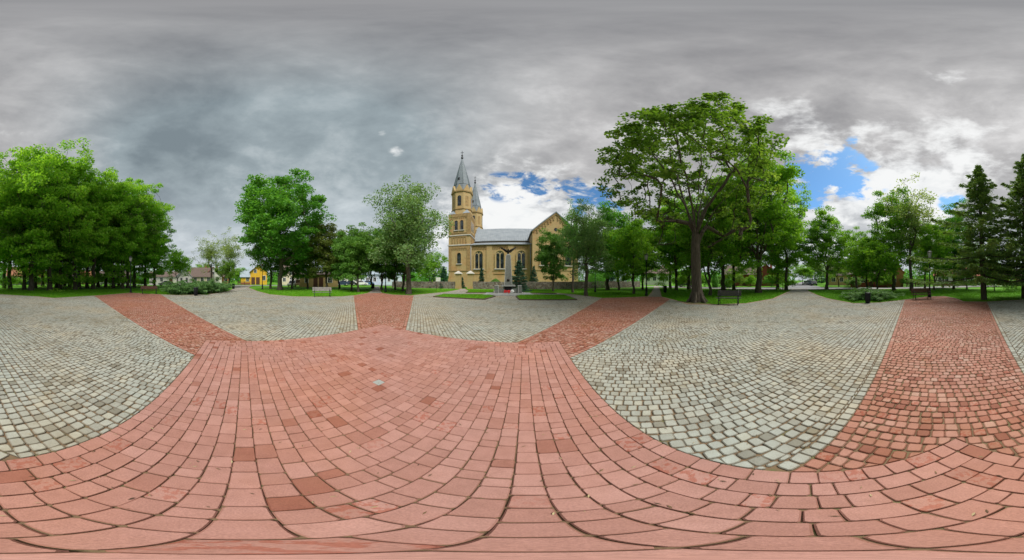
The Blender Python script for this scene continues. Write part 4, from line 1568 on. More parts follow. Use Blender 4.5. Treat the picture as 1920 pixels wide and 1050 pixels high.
def church_window(cx, y, w, h0, h1, twin=True):
    """recessed look: dark glass panes behind a proud brick surround and pale mullion"""
    win = MB()
    arch_slab(win, cx, y - 0.03, y, w, h0, h1)
    root = win.build('window', M_OCHRE, church)
    fr = MB()
    arch_ring(fr, cx, y - 0.22, y, w, h0, h1, 0.22)
    fr.build('surround', M_BRICK, root)
    sl = MB(); sl.box(cx - w / 2 - 0.3, cx + w / 2 + 0.3, y - 0.3, y, h0 - 0.2, h0); sl.build('sill', M_STONETRIM, root)
    if twin:
        lw = w * 0.36
        for sx in (-1, 1):
            pn = MB(); arch_slab(pn, cx + sx * w * 0.235, y - 0.05, y - 0.035, lw, h0 + 0.08, h1 - 0.62); pn.build('pane', M_GLASS, root)
            for q in range(1, 6):
                bars = MB()
                zz = h0 + (h1 - 0.8 - h0) * q / 6
                bars.box(cx + sx * w * 0.235 - lw / 2, cx + sx * w * 0.235 + lw / 2, y - 0.065, y - 0.05, zz - 0.02, zz + 0.02)
                bars.build('glazing_bar', M_IRON, root)
        oc = MB()
        oc.prism_y([(cx + 0.19 * math.cos(a * math.pi / 5), h1 - 0.42 + 0.19 * math.sin(a * math.pi / 5)) for a in range(10)], y - 0.05, y - 0.035)
        oc.build('oculus_pane', M_GLASS, root)
    else:
        pn = MB(); arch_slab(pn, cx, y - 0.05, y - 0.035, w * 0.86, h0 + 0.06, h1 - 0.08); pn.build('pane', M_GLASS, root)
    return root


for cx in (-7.9, -2.83, 2.2):
    church_window(cx, DA, 2.05, 4.3, 8.6)
    b_ = MB(); b_.box(cx - 1.5, cx + 1.5, DA - 0.12, DA, 3.0, 3.12); b_.build('string_course', M_TRIM, church)

# transept
TY = 40.0
TX0, TX1, TXC = 4.6, 15.5, 10.05
tr = MB()
tr.prism_y([(TX0, 0), (TX1, 0), (TX1, 13.0), (TXC, 17.9), (TX0, 13.0)], TY, 60)
tr.build('transept_wall', M_BRICK, church)
tr = MB()
for sx in (-1, 1):
    xe = TXC + sx * (TXC - TX0 + 0.35)
    tr.add([(TXC, TY - 0.35, 18.25), (xe, TY - 0.35, 13.0), (xe, 60.5, 13.0), (TXC, 60.5, 18.25), (TXC, TY - 0.35, 17.95), (xe, TY - 0.35, 12.7), (xe, 60.5, 12.7), (TXC, 60.5, 17.95)],
           [(0, 1, 2, 3), (7, 6, 5, 4), (0, 4, 5, 1), (1, 5, 6, 2), (2, 6, 7, 3)])
tr.build('transept_roof', M_ZINC, church)
cs = MB()
for sx in (-1, 1):
    for k in range(8):
        f = (k + 0.8) / 8.6
        x = TXC + sx * (TXC - TX0) * f
        z = 17.9 - 4.9 * f - 1.0
        cs.box(x - 0.13, x + 0.13, TY - 0.14, TY, z - 0.55, z + 0.1)
        cs.box(x - 0.26, x + 0.26, TY - 0.12, TY, z + 0.08, z + 0.22)
    xe = TXC + sx * (TXC - TX0)
    cs.add([(TXC, TY - 0.2, 17.9), (xe, TY - 0.2, 13.0), (xe, TY - 0.2, 12.6), (TXC, TY - 0.2, 17.45), (TXC, TY, 17.9), (xe, TY, 13.0), (xe, TY, 12.6), (TXC, TY, 17.45)],
           [(0, 1, 2, 3), (0, 4, 5, 1), (3, 2, 6, 7)])
cs.build('gable_corbels', M_TRIM, church)
oc = MB()
oc.prism_y([(TXC + 0.42 * math.cos(a * math.pi / 6), 13.6 + 0.42 * math.sin(a * math.pi / 6)) for a in range(12)], TY - 0.05, TY)
oc.build('oculus', M_GLASS, church)
for xa, xb in ((TX0, TX0 + 0.7), (TX1 - 0.7, TX1)):
    p = MB(); p.box(xa - 0.02, xb, TY - 0.2, TY, 0, 12.3); p.build('pilaster', M_BRICK, church)
p = MB(); p.box(TX0, TX1, TY - 0.13, TY, 3.8, 4.05); p.box(TX0, TX1, TY - 0.16, TY, 0, 1.6); p.build('string_course', M_BRICK, church)
church_window(13.0, TY, 1.6, 5.0, 9.6, False)
church_window(7.2, TY, 1.6, 5.0, 9.6, False)


def oct_poly(r, cx=0.0, cy=0.0):
    """octagon with flat sides towards the axes; r is the half width across flats"""
    k = r / math.cos(math.pi / 8)
    return [(cx + k * math.cos(math.pi / 8 + i * math.pi / 4), cy + k * math.sin(math.pi / 8 + i * math.pi / 4)) for i in range(8)]


def tower(cx, cy):
    h_ = 2.72
    b = MB()
    b.box(cx - h_, cx + h_, cy - h_, cy + h_, 0, 18.6)
    root = b.build('tower', M_BRICK, church)
    for z, e, t_, nm, mm in ((10.1, 0.22, 0.28, 'cornice', M_STONETRIM), (12.6, 0.2, 0.25, 'cornice', M_STONETRIM), (3.75, 0.12, 0.2, 'string_course', M_TRIM), (-0.1, 0.13, 2.0, 'plinth', M_BRICK)):
        c_ = MB()
        c_.box(cx - h_ - e, cx + h_ + e, cy - h_ - e, cy + h_ + e, z, z + t_)
        c_.build(nm, mm, root)
    # corner strips, friezes and blind arcades on the two visible faces
    d = MB()
    for fx, rot in ((0, 0), (1, 1)):
        def put(a0, a1, z0, z1, pr):
            if rot == 0: d.box(cx + a0, cx + a1, cy - h_ - pr, cy - h_, z0, z1)
            else: d.box(cx + h_, cx + h_ + pr, cy + a0, cy + a1, z0, z1)
        for a0, a1 in ((-h_, -h_ + 0.75), (h_ - 0.75, h_)):
            put(a0, a1, 3.95, 10.1, 0.12); put(a0, a1, 12.85, 18.5, 0.12)
        put(-h_ + 0.7, h_ - 0.7, 17.75, 18.5, 0.12)
        for k in range(8):
            a = -1.75 + k * 0.5
            put(a - 0.09, a + 0.09, 17.3, 17.76, 0.13)
            put(a - 0.09, a + 0.09, 9.0, 9.4, 0.12)
        put(-h_ + 0.7, h_ - 0.7, 9.38, 10.1, 0.11)
        for k in range(6):
            a = -1.75 + k * 0.7
            put(a - 0.13, a + 0.13, 10.75, 12.2, 0.11)
        put(-1.9, 1.9, 12.2, 12.45, 0.12)
        put(-1.9, 1.9, 13.25, 13.45, 0.12)
    d.build('brick_relief', M_TRIM, root)
    # windows
    def win(ax, z0, z1, w, face):
        m_ = MB()
        y = cy - h_
        if face == 0:
            arch_slab(m_, cx + ax, y - 0.03, y, w, z0, z1)
            o = m_.build('window', M_GLASS, root)
        else:
            m_.add([(cx + h_ + 0.03, cy + ax + x, z) for x, z in arch_poly(w, z0, z1)], [tuple(range(11))])
            o = m_.build('window', M_GLASS, root)
    def surround(ax, z0, z1, w):
        m_ = MB(); arch_ring(m_, cx + ax, cy - h_ - 0.16, cy - h_, w, z0, z1, 0.16); m_.build('surround', M_BRICK, root)
        m_ = MB(); m_.box(cx + ax - w / 2 - 0.2, cx + ax + w / 2 + 0.2, cy - h_ - 0.25, cy - h_, z0 - 0.18, z0); m_.build('sill', M_STONETRIM, root)
    for f_ in (0, 1):
        win(0.0, 5.6, 8.3, 1.0, f_)
        win(-0.72, 14.1, 16.7, 0.85, f_); win(0.72, 14.1, 16.7, 0.85, f_)
    surround(0, 5.6, 8.3, 1.0); surround(-0.72, 14.1, 16.7, 0.85); surround(0.72, 14.1, 16.7, 0.85)
    # corner caps, octagon, gablets, spire
    for sx in (-1, 1):
        for sy in (-1, 1):
            cp_ = MB()
            x0, x1 = sorted((cx + sx * h_ * 1.02, cx + sx * 0.9)); y0, y1 = sorted((cy + sy * h_ * 1.02, cy + sy * 0.9))
            ax_, ay_ = cx + sx * 1.45, cy + sy * 1.45
            cp_.add([(x0, y0, 18.6), (x1, y0, 18.6), (x1, y1, 18.6), (x0, y1, 18.6), (ax_, ay_, 20.4)], [(0, 1, 4), (1, 2, 4), (2, 3, 4), (3, 0, 4)])
            cp_.build('corner_cap', M_ZINC, root)
    R8 = 2.45
    o_ = MB()
    o_.frustum(oct_poly(R8 + 0.1, cx, cy), 18.6, oct_poly(R8, cx, cy), 19.9)
    o_.frustum(oct_poly(R8, cx, cy), 19.9, oct_poly(R8, cx, cy), 25.6)
    o_.build('belfry', M_BRICK, root)
    b2 = MB(); b2.frustum(oct_poly(R8 + 0.16, cx, cy), 20.0, oct_poly(R8 + 0.16, cx, cy), 20.25); b2.build('cornice', M_TRIM, root)
    b2 = MB(); b2.frustum(oct_poly(R8 + 0.2, cx, cy), 25.25, oct_poly(R8 + 0.24, cx, cy), 25.62); b2.build('cornice', M_TRIM, root)
    for k in range(8):
        bw = MB(); gb = MB(); gp = MB()
        a = k * math.pi / 4
        M_ = Matrix.Translation((cx, cy, 0)) @ Matrix.Rotation(a, 4, 'Z')
        if k % 2 == 0:
            prof = arch_poly(0.95, 21.0, 24.1)
            bw.add([M_ @ Vector((R8 + 0.03, x, z)) for x, z in prof], [tuple(range(11))])
        else:
            prof = arch_poly(0.9, 21.0, 24.1)
            gp.add([M_ @ Vector((R8 + 0.02, x, z)) for x, z in prof], [tuple(range(11))])
        hw = R8 * math.tan(math.pi / 8) * 0.92
        v = [M_ @ Vector((R8 + 0.2, -hw, 25.62)), M_ @ Vector((R8 + 0.2, hw, 25.62)), M_ @ Vector((R8 + 0.2, 0, 27.7)), M_ @ Vector((R8 - 0.9, -hw, 25.62)), M_ @ Vector((R8 - 0.9, hw, 25.62)), M_ @ Vector((R8 - 0.9, 0, 27.7))]
        gb.add(v, [(0, 1, 2), (5, 4, 3), (0, 2, 5, 3), (1, 4, 5, 2)])
        pv = M_ @ Vector(((R8 + 0.1) / math.cos(math.pi / 8), 0, 0))
        if k % 2 == 0: bw.build('belfry_window', M_GLASS, root)
        else: gp.build('blind_arch', M_TRIM, root)
        gb.build('gablet', M_BRICK, root)
    s_ = MB()
    s_.frustum(oct_poly(2.25, cx, cy), 25.6, oct_poly(1.95, cx, cy), 28.2)
    s_.frustum(oct_poly(2.02, cx, cy), 28.2, oct_poly(0.10, cx, cy), 38.9)
    for k in range(8):
        a = math.pi / 8 + k * math.pi / 4
        s_.tube([(cx + 2.19 * math.cos(a), cy + 2.19 * math.sin(a), 28.2), (cx + 0.11 * math.cos(a), cy + 0.11 * math.sin(a), 38.9)], [0.06, 0.03], 5)
    s_.build('spire', M_SPIRE, root)
    lc = MB(); lc.box(cx - 0.55, cx - 0.15, cy - 1.85, cy - 1.2, 29.6, 30.5); lc.build('spire_hatch', M_IRON, root)
    f2 = MB()
    f2.lathe([(0.10, 38.7), (0.30, 39.0), (0.34, 39.3), (0.16, 39.6), (0.12, 39.8), (0.26, 40.1), (0.24, 40.4), (0.07, 40.6), (0.06, 42.4)], 10, (cx, cy, 0))
    f2.box(cx - 0.4, cx + 0.4, cy - 0.05, cy + 0.05, 41.5, 41.62)
    f2.build('cross', M_IRON, root)


tower(-12.72, 44.32)
tower(-12.72, 60.6)

# ------------------------------------------------------------------ stone wall with gate piers
wall = empty('stone_wall', (0, 0, 0))
tag(wall, 'low fieldstone churchyard wall behind the memorial', 'wall')


def wall_run(x0, y0, x1, y1, hh):
    mb = MB()
    n_ = int(math.hypot(x1 - x0, y1 - y0) / 0.8)
    rw = random.Random(int(abs(x0) * 10))
    pts = []
    for i in range(n_ + 1):
        f = i / n_
        pts.append((x0 + (x1 - x0) * f, y0 + (y1 - y0) * f, hh + rw.gauss(0, 0.03)))
    for i in range(n_):
        a, b = pts[i], pts[i + 1]
        o0, o1 = rw.gauss(0, 0.02), rw.gauss(0, 0.02)
        mb.add([(a[0], a[1] - 0.25, -0.1), (b[0], b[1] - 0.25, -0.1), (b[0], b[1] - 0.22, b[2]), (a[0], a[1] - 0.22, a[2]), (a[0], a[1] + 0.22, a[2]), (b[0], b[1] + 0.22, b[2]), (b[0], b[1] + 0.25, -0.1), (a[0], a[1] + 0.25, -0.1)],
               [(0, 1, 2, 3), (3, 2, 5, 4), (4, 5, 6, 7)])
    mb.build('wall_run', M_FIELD, wall)


GX0, GX1 = P(856, 33).x, P(881, 33).x
wall_run(-25, 31.6, GX0 - 0.5, 32.6, 1.3)
wall_run(GX1 + 0.5, 32.6, 27, 31.0, 1.3)
for gx, lb in ((GX0, 'brick gate pier with pale cap left of the church gate'), (GX1, 'brick gate pier with pale cap right of the church gate')):
    gp_ = empty('gate_pier', (gx, 32.6, 0))
    tag(gp_, lb, 'gate pier', 'piers of the church gate')
    m_ = MB(); m_.box(-0.48, 0.48, -0.48, 0.48, -0.1, 2.75); m_.box(-0.54, 0.54, -0.54, 0.54, -0.1, 0.35); m_.build('shaft', M_BRICK, gp_)
    m_ = MB(); m_.frustum([(-0.66, -0.66), (0.66, -0.66), (0.66, 0.66), (-0.66, 0.66)], 2.75, [(-0.62, -0.62), (0.62, -0.62), (0.62, 0.62), (-0.62, 0.62)], 2.92)
    m_.frustum([(-0.6, -0.6), (0.6, -0.6), (0.6, 0.6), (-0.6, 0.6)], 2.92, [(-0.05, -0.05), (0.05, -0.05), (0.05, 0.05), (-0.05, 0.05)], 3.35)
    m_.build('cap', M_STONETRIM, gp_)

# notice board
nb = empty('notice_board', P(821.5, 31.0))
tag(nb, 'small white board on posts standing left of the church by the wall', 'notice board')
m_ = MB(); m_.box(-0.42, 0.42, -0.03, 0.03, 1.35, 2.05); m_.build('panel', plain('white_board', (0.75, 0.75, 0.72), 0.5), nb)
for sx in (-0.36, 0.36):
    m_ = MB(); m_.tube([(sx, 0.06, -0.1), (sx, 0.06, 2.05)], [0.03, 0.03], 6); m_.build('post', M_IRON, nb)

# ------------------------------------------------------------------ memorial
MP = P(953, 19.4)
memo = empty('memorial', MP, facing(MP))
tag(memo, 'grey stone obelisk memorial topped by a bronze eagle, stone blocks at its foot', 'memorial')
m_ = MB(); m_.box(-2.6, 2.6, -1.3, 1.9, -0.02, 0.09); m_.build('paved_base', M_SLAB, memo)
m_ = MB(); m_.box(-1.62, 1.62, -0.95, 1.45, 0.09, 0.2); m_.build('step', M_STONEL, memo)
m_ = MB()
m_.box(-0.55, 0.55, -0.05, 1.05, 0.09, 0.92)
m_.build('plinth', M_STONE, memo)
m_ = MB()
m_.frustum([(-0.80, -0.28), (0.80, -0.28), (0.80, 1.25), (-0.80, 1.25)], 0.92, [(-0.74, -0.22), (0.74, -0.22), (0.74, 1.2), (-0.74, 1.2)], 1.05)
m_.build('top_slab', M_STONE, memo)
m_ = MB()
m_.frustum([(-0.38, 0.12), (0.38, 0.12), (0.38, 0.88), (-0.38, 0.88)], 1.05, [(-0.23, 0.27), (0.23, 0.27), (0.23, 0.73), (-0.23, 0.73)], 4.35)
m_.build('obelisk', M_STONE, memo)
m_ = MB()
for sx in (-1, 1):
    m_.add([(sx * 0.38, 0.10, 1.05), (sx * 0.44, 0.10, 1.05), (sx * 0.275, 0.255, 4.35), (sx * 0.23, 0.255, 4.35), (sx * 0.38, 0.90, 1.05), (sx * 0.44, 0.90, 1.05), (sx * 0.275, 0.745, 4.35), (sx * 0.23, 0.745, 4.35)],
           [(0, 1, 2, 3), (4, 7, 6, 5), (1, 5, 6, 2), (3, 2, 6, 7)] if sx > 0 else [(3, 2, 1, 0), (5, 6, 7, 4), (2, 6, 5, 1), (7, 6, 2, 3)])
m_.build('pale_edge', M_STONEL, memo)
m_ = MB(); m_.frustum([(-0.24, 0.26), (0.24, 0.26), (0.24, 0.74), (-0.24, 0.74)], 4.35, [(-0.10, 0.4), (0.10, 0.4), (0.10, 0.6), (-0.10, 0.6)], 4.52); m_.build('obelisk_top', M_STONE, memo)
m_ = MB(); m_.lathe([(0.16, -0.02), (0.16, 0.02), (0.05, 0.05)], 12); em = m_.build('emblem', M_BRONZE, memo); em.location = (0, 0.13, 1.6); em.rotation_euler = (R(86), 0, 0)
m_ = MB(); m_.box(-0.36, 0.36, -0.11, -0.05, 0.35, 0.85); m_.build('plaque', M_IRON, memo)
for sx in (-1, 1):
    m_ = MB(); m_.box(sx * 1.24 - 0.21, sx * 1.24 + 0.21, -0.62, 0.12, 0.09, 0.99); m_.build('end_block', M_STONE, memo)
    m_ = MB(); m_.box(sx * 1.05 - 0.035, sx * 1.05 + 0.035, -0.635, -0.6205, 0.09, 0.99); m_.build('block_edge', M_STONEL, memo)
    m_ = MB(); m_.box(sx * 1.24 - 0.22, sx * 1.24 + 0.22, -0.63, 0.13, 0.99, 1.02); m_.build('block_cap', M_STONEL, memo)
    m_ = MB(); m_.box(sx * 0.745 - 0.25, sx * 0.745 + 0.25, -0.42, 0.1, 0.09, 0.66); m_.build('low_block', M_STONE, memo)
# eagle
eg = MB()
eg.tube([(0, 0.5, 4.5), (0, 0.48, 4.68), (0, 0.46, 4.86), (0, 0.42, 5.0), (0, 0.36, 5.07)], [0.07, 0.13, 0.13, 0.075, 0.06], 8)
eg.tube([(0, 0.36, 5.07), (0, 0.27, 5.05)], [0.05, 0.01], 6)
eg.tube([(0, 0.55, 4.7), (0, 0.72, 4.48)], [0.09, 0.12], 6)
eo = eg.build('eagle_body', M_BRONZE, memo)
for sx in (-1, 1):
    wg = MB()
    for k in range(7):
        f0 = k / 7
        root_p = Vector((sx * (0.08 + 0.50 * f0), 0.5, 4.80 + 0.34 * f0))
        tip = root_p + Vector((sx * (0.22 + 0.06 * k * 0.5), 0.02 + 0.01 * k, -0.10 + 0.055 * k))
        d_ = (tip - root_p).normalized()
        up_ = Vector((0, 0, 1))
        sid = d_.cross(Vector((0, 1, 0))).normalized() * 0.085
        th_ = Vector((0, 0.025, 0))
        wg.add([root_p - sid - th_, root_p + sid - th_, tip + sid * 0.5 - th_, tip - sid * 0.5 - th_, root_p - sid + th_, root_p + sid + th_, tip + sid * 0.5 + th_, tip - sid * 0.5 + th_],
               [(0, 1, 2, 3), (7, 6, 5, 4), (0, 4, 5, 1), (1, 5, 6, 2), (2, 6, 7, 3), (3, 7, 4, 0)])
    wg.tube([(0, 0.5, 4.78), (sx * 0.3, 0.5, 5.0), (sx * 0.6, 0.52, 5.16), (sx * 0.82, 0.55, 5.22)], [0.09, 0.07, 0.05, 0.015], 6)
    wg.build('eagle_wing', M_BRONZE, memo)


def wreath(label, loc, m, r=0.17):
    rg = random.Random(str(loc))
    mb = MB()
    for k in range(46):
        a = rg.uniform(0, 6.28); rr_ = r * rg.uniform(0.25, 1.0)
        c = Vector((math.cos(a) * rr_, rg.uniform(-0.06, 0.02), r + math.sin(a) * rr_))
        s = rg.uniform(0.035, 0.06)
        mb.lathe([(0.02, -s * 0.6), (s, -s * 0.1), (s * 0.7, s * 0.5), (0.01, s * 0.7)], 6, c)
    o = mb.build('flower_wreath', m)
    o.location = Vector(loc) + Vector((0, 0, 0.11))
    o.rotation_euler = (R(-18), 0, facing(MP))
    tag(o, label, 'wreath', 'wreaths at the memorial')


rm = Matrix.Rotation(facing(MP), 3, 'Z')
wreath('red flower wreath leaning at the memorial foot, left one', MP + rm @ Vector((-0.30, -0.72, 0.1)), M_WREATHR)
wreath('red flower wreath leaning at the memorial foot, right one', MP + rm @ Vector((0.05, -0.74, 0.1)), M_WREATHR)
wreath('white flower bunch beside the red wreaths at the memorial', MP + rm @ Vector((0.42, -0.66, 0.1)), M_WREATHW, 0.2)

# ------------------------------------------------------------------ benches, bins, lamps
def bench(label, loc, rz, wood, width=1.9):
    e = empty('park_bench', loc, rz)
    tag(e, label, 'bench', 'benches round the plaza')
    w = width / 2
    for k in range(4):
        m_ = MB(); y = -0.24 + k * 0.125; m_.box(-w, w, y, y + 0.115, 0.42 - 0.008 * k, 0.465 - 0.008 * k); m_.build('seat_slat', wood, e)
    for k in range(3):
        z = 0.54 + k * 0.125
        y = 0.28 + k * 0.035
        m_ = MB()
        m_.add([(-w, y, z), (w, y, z), (w, y + 0.03, z + 0.115), (-w, y + 0.03, z + 0.115), (-w, y + 0.032, z - 0.004), (w, y + 0.032, z - 0.004), (w, y + 0.07, z + 0.11), (-w, y + 0.07, z + 0.11)],
               [(0, 1, 2, 3), (7, 6, 5, 4), (0, 4, 5, 1), (2, 6, 7, 3), (1, 5, 6, 2), (0, 3, 7, 4)])
        m_.build('back_slat', wood, e)
    for sx in (-1, 1):
        x = sx * (w - 0.18)
        m_ = MB()
        m_.tube([(x, -0.30, 0.0), (x, -0.22, 0.18), (x, -0.24, 0.42)], [0.03, 0.026, 0.03], 7)
        m_.tube([(x, 0.36, 0.0), (x, 0.24, 0.20), (x, 0.27, 0.44), (x, 0.40, 0.92)], [0.03, 0.026, 0.03, 0.02], 7)
        m_.tube([(x, -0.26, 0.405), (x, 0.27, 0.39)], [0.026, 0.026], 7)
        m_.tube([(x, -0.22, 0.18), (x, 0.02, 0.28), (x, 0.24, 0.20)], [0.016] * 3, 6)
        m_.tube([(x, -0.26, 0.44), (x, -0.27, 0.62), (x, -0.05, 0.66), (x, 0.31, 0.64)], [0.02] * 4, 6)
        m_.build('leg_frame', M_IRON, e)


def at_facing(x, y):
    p = G(x, y)
    return p, facing(p)


b1, f1 = at_facing(280, 551.0)
bench('brown slatted bench by the left lamp post and juniper', b1, f1 + 0.1, M_WOODDK, 1.95)
b2, f2_ = at_facing(604, 556.3)
bench('grey weathered bench on the lawn edge left of the church', b2, f2_ + 0.05, M_WOODGR, 1.85)
b3, f3 = at_facing(1366, 571.0)
bench('dark slatted bench beside the big maple trunk', b3, f3 - 0.15, plain('dark_grey_slat', (0.075, 0.066, 0.062), 0.7, 0, 0.3, 6), 1.6)
b4, f4 = at_facing(1729, 561.5)
bench('dark brown slatted bench at the foot of the right-hand lamp', b4, f4 + 0.45, M_WOODDK, 1.7)


def bin_(label, loc, s=1.0):
    e = empty('litter_bin', loc)
    e.scale = (s, s, s)
    tag(e, label, 'litter bin', 'black litter bins')
    m_ = MB(); m_.lathe([(0.15, 0.0), (0.16, 0.06), (0.17, 0.10), (0.185, 0.62), (0.19, 0.66), (0.165, 0.67)], 16); m_.build('body', M_IRON, e)
    m_ = MB()
    for k in range(16):
        a = k * math.pi / 8
        m_.tube([(0.178 * math.cos(a), 0.178 * math.sin(a), 0.1), (0.194 * math.cos(a), 0.194 * math.sin(a), 0.62)], [0.01, 0.01], 4)
    m_.build('rib', M_IRON, e)
    m_ = MB(); m_.lathe([(0.20, 0.66), (0.205, 0.70), (0.17, 0.73), (0.15, 0.73)], 16); m_.build('rim', M_IRON, e)
    m_ = MB(); m_.tube([(-0.03, 0.15, 0.0), (-0.03, 0.2, 0.84)], [0.025, 0.02], 6); m_.build('post', M_IRON, e)


bin_('black litter bin in front of the left juniper', G(367, 554.3), 1.15)
bin_('black litter bin before the right juniper', G(1627, 568.2), 1.0)
bin_('black litter bin at the far corner of the west path', G(437.5, 541.5), 1.3)
bin_('black litter bin beside the northwest path', G(700, 540.5), 1.2)
bin_('black litter bin beside the northeast path', G(1247, 548.5), 1.2)


def lamp(label, loc, H=4.4):
    e = empty('street_lamp', loc)
    tag(e, label, 'street lamp', 'black lantern posts')
    m_ = MB()
    m_.lathe([(0.17, -0.05), (0.17, 0.12), (0.13, 0.18), (0.12, 0.65), (0.15, 0.70), (0.10, 0.78), (0.062, 0.95), (0.06, 1.2), (0.075, 1.22), (0.075, 1.28), (0.055, 1.30), (0.042, H - 1.0), (0.06, H - 0.98), (0.06, H - 0.93), (0.04, H - 0.9), (0.04, H - 0.72)], 12)
    m_.build('post', M_IRON, e)
    m_ = MB()
    for sx in (-1, 1):
        m_.tube([(0, 0, H - 0.95), (sx * 0.12, 0, H - 0.9), (sx * 0.17, 0, H - 0.76), (sx * 0.12, 0, H - 0.70)], [0.012] * 4, 6)
    m_.build('bracket', M_IRON, e)
    m_ = MB(); m_.frustum(oct_poly(0.11), H - 0.70, oct_poly(0.19), H - 0.22); m_.build('glass', M_LAMPGL, e)
    fr = MB()
    for k in range(8):
        a = math.pi / 8 + k * math.pi / 4
        fr.tube([(0.121 * math.cos(a), 0.121 * math.sin(a), H - 0.71), (0.208 * math.cos(a), 0.208 * math.sin(a), H - 0.21)], [0.012, 0.012], 4)
    fr.frustum(oct_poly(0.13), H - 0.74, oct_poly(0.12), H - 0.70)
    fr.build('lantern_frame', M_IRON, e)
    m_ = MB(); m_.lathe([(0.25, H - 0.22), (0.24, H - 0.18), (0.12, H - 0.07), (0.06, H - 0.05), (0.05, H + 0.0), (0.01, H + 0.10)], 8); m_.build('lantern_roof', M_IRON, e)


lamp('lantern post at the left grove edge beside the brown bench', G(245, 548.3), 4.7)
lamp('lantern post behind the right-hand bench by the spruces', G(1743, 557.0), 4.4)
lamp('lantern post under the round maple left of the church', P(492, 31.5), 4.3)
lamp('lantern post right of the northwest path on the lawn', P(723, 24.6), 4.4)
lamp('lantern post left of the northeast path on the lawn', P(1212, 18.6), 4.4)
lamp('distant lantern post between pale trunk and wall right of the church', P(1116, 24.5), 4.4)

# ------------------------------------------------------------------ garden bushes across the streets
OD = ['first', 'second', 'third', 'fourth', 'fifth', 'sixth', 'seventh', 'eighth', 'ninth', 'tenth', 'eleventh', 'twelfth']
rb = random.Random(21)
for k, x in enumerate((1283, 1304, 1322, 1349, 1380, 1408, 1446, 1466)):
    place_tree('small', 'garden_bush', 'green garden bush across the eastern street, %s from the left' % OD[k], 'bush', P(x, 41 + rb.uniform(-1, 3), -0.55), rb.uniform(0, 6), rb.uniform(0.6, 0.85), rb.uniform(0.5, 0.75),
               'garden bushes across the eastern street', [L_YOUNG, L_MAPLE, L_DEEP, L_DARK][k % 4])
for k, x in enumerate((12, 33, 64, 88, 112, 138, 160, 188, 206, 226, 246, 268)):
    place_tree('small', 'garden_bush', 'green bush behind the left grove trunks, %s from the left' % OD[k], 'bush', P(x, 50 + rb.uniform(-3, 3), -0.6), rb.uniform(0, 6), rb.uniform(0.6, 0.95), rb.uniform(0.45, 0.7),
               'bushes behind the left grove', [L_DARK, L_MAPLE, L_DEEP][k % 3])
for k, x in enumerate((1600, 1660, 1700, 1724, 1744, 1826, 1850, 1872)):
    place_tree('small', 'garden_bush', 'green garden bush beyond the right-hand lawn, %s from the left' % OD[k], 'bush', P(x, 39 + rb.uniform(-0.5, 1.5) + (4 if x > 1690 else 0), -0.6), rb.uniform(0, 6), rb.uniform(0.5, 0.8), rb.uniform(0.42, 0.62),
               'garden bushes beyond the right-hand lawn', [L_DARK, L_MAPLE, L_DEEP][k % 3])

# dry grass stalks and fallen leaf bits lying on the paving
def litter():
    n = 900
    rr_ = 0.4 + 11 * rng.uniform(0, 1, n) ** 1.2
    a = rng.uniform(0, 6.283, n)
    pos = np.stack([rr_ * np.sin(a), rr_ * np.cos(a), np.full(n, 0.006)], 1)
    me = leaves_mesh('litter', pos, rng.uniform(0.006, 0.022, n), 0.22, rng.normal(0, 0.12, (n, 3)) + np.array([0, 0, 1.0]), rng.uniform(0, 1, n))

    def fn(T):
        return pbsdf(T, T.ramp(T.attr('tone'), [(0.0, (0.06, 0.04, 0.025)), (0.5, (0.20, 0.13, 0.06)), (1.0, (0.50, 0.42, 0.24))]), 0.8)
    tag(link('leaf_litter', me, None, mat('dry_litter', fn)), 'dry stalks and leaf bits scattered over the paving', 'litter', kind='stuff')


litter()

# ------------------------------------------------------------------ houses
def wallmat(name, col):
    return plain(name, col, 0.85, 0, 0.12, 1.2)


M_TILE_R = plain('red_roof_tile', (0.42, 0.085, 0.05), 0.75, 0, 0.25, 3, 0.5, 12)
M_TILE_O = plain('orange_roof_tile', (0.40, 0.17, 0.085), 0.8, 0, 0.25, 3, 0.5, 12)
M_TILE_B = plain('brown_roof', (0.13, 0.095, 0.08), 0.8, 0, 0.25, 3, 0.5, 12)
M_TILE_G = plain('blue_grey_roof', (0.30, 0.37, 0.43), 0.6, 0, 0.15, 2)
M_FRAME = plain('white_frame', (0.78, 0.78, 0.76), 0.5, 0, 0.05)
M_DOOR = plain('brown_door', (0.10, 0.045, 0.03), 0.5, 0, 0.2)
WHITE, CREAM = wallmat('white_wall', (0.66, 0.64, 0.60)), wallmat('cream_wall', (0.60, 0.53, 0.40))
YELLOW, TAN, ORANGE = wallmat('yellow_boards', (0.68, 0.40, 0.035)), wallmat('tan_wall', (0.52, 0.37, 0.17)), wallmat('orange_wall', (0.58, 0.27, 0.12))
BRICKR, BLUEW = wallmat('red_brick_wall', (0.30, 0.075, 0.05)), wallmat('blue_grey_wall', (0.42, 0.50, 0.58))


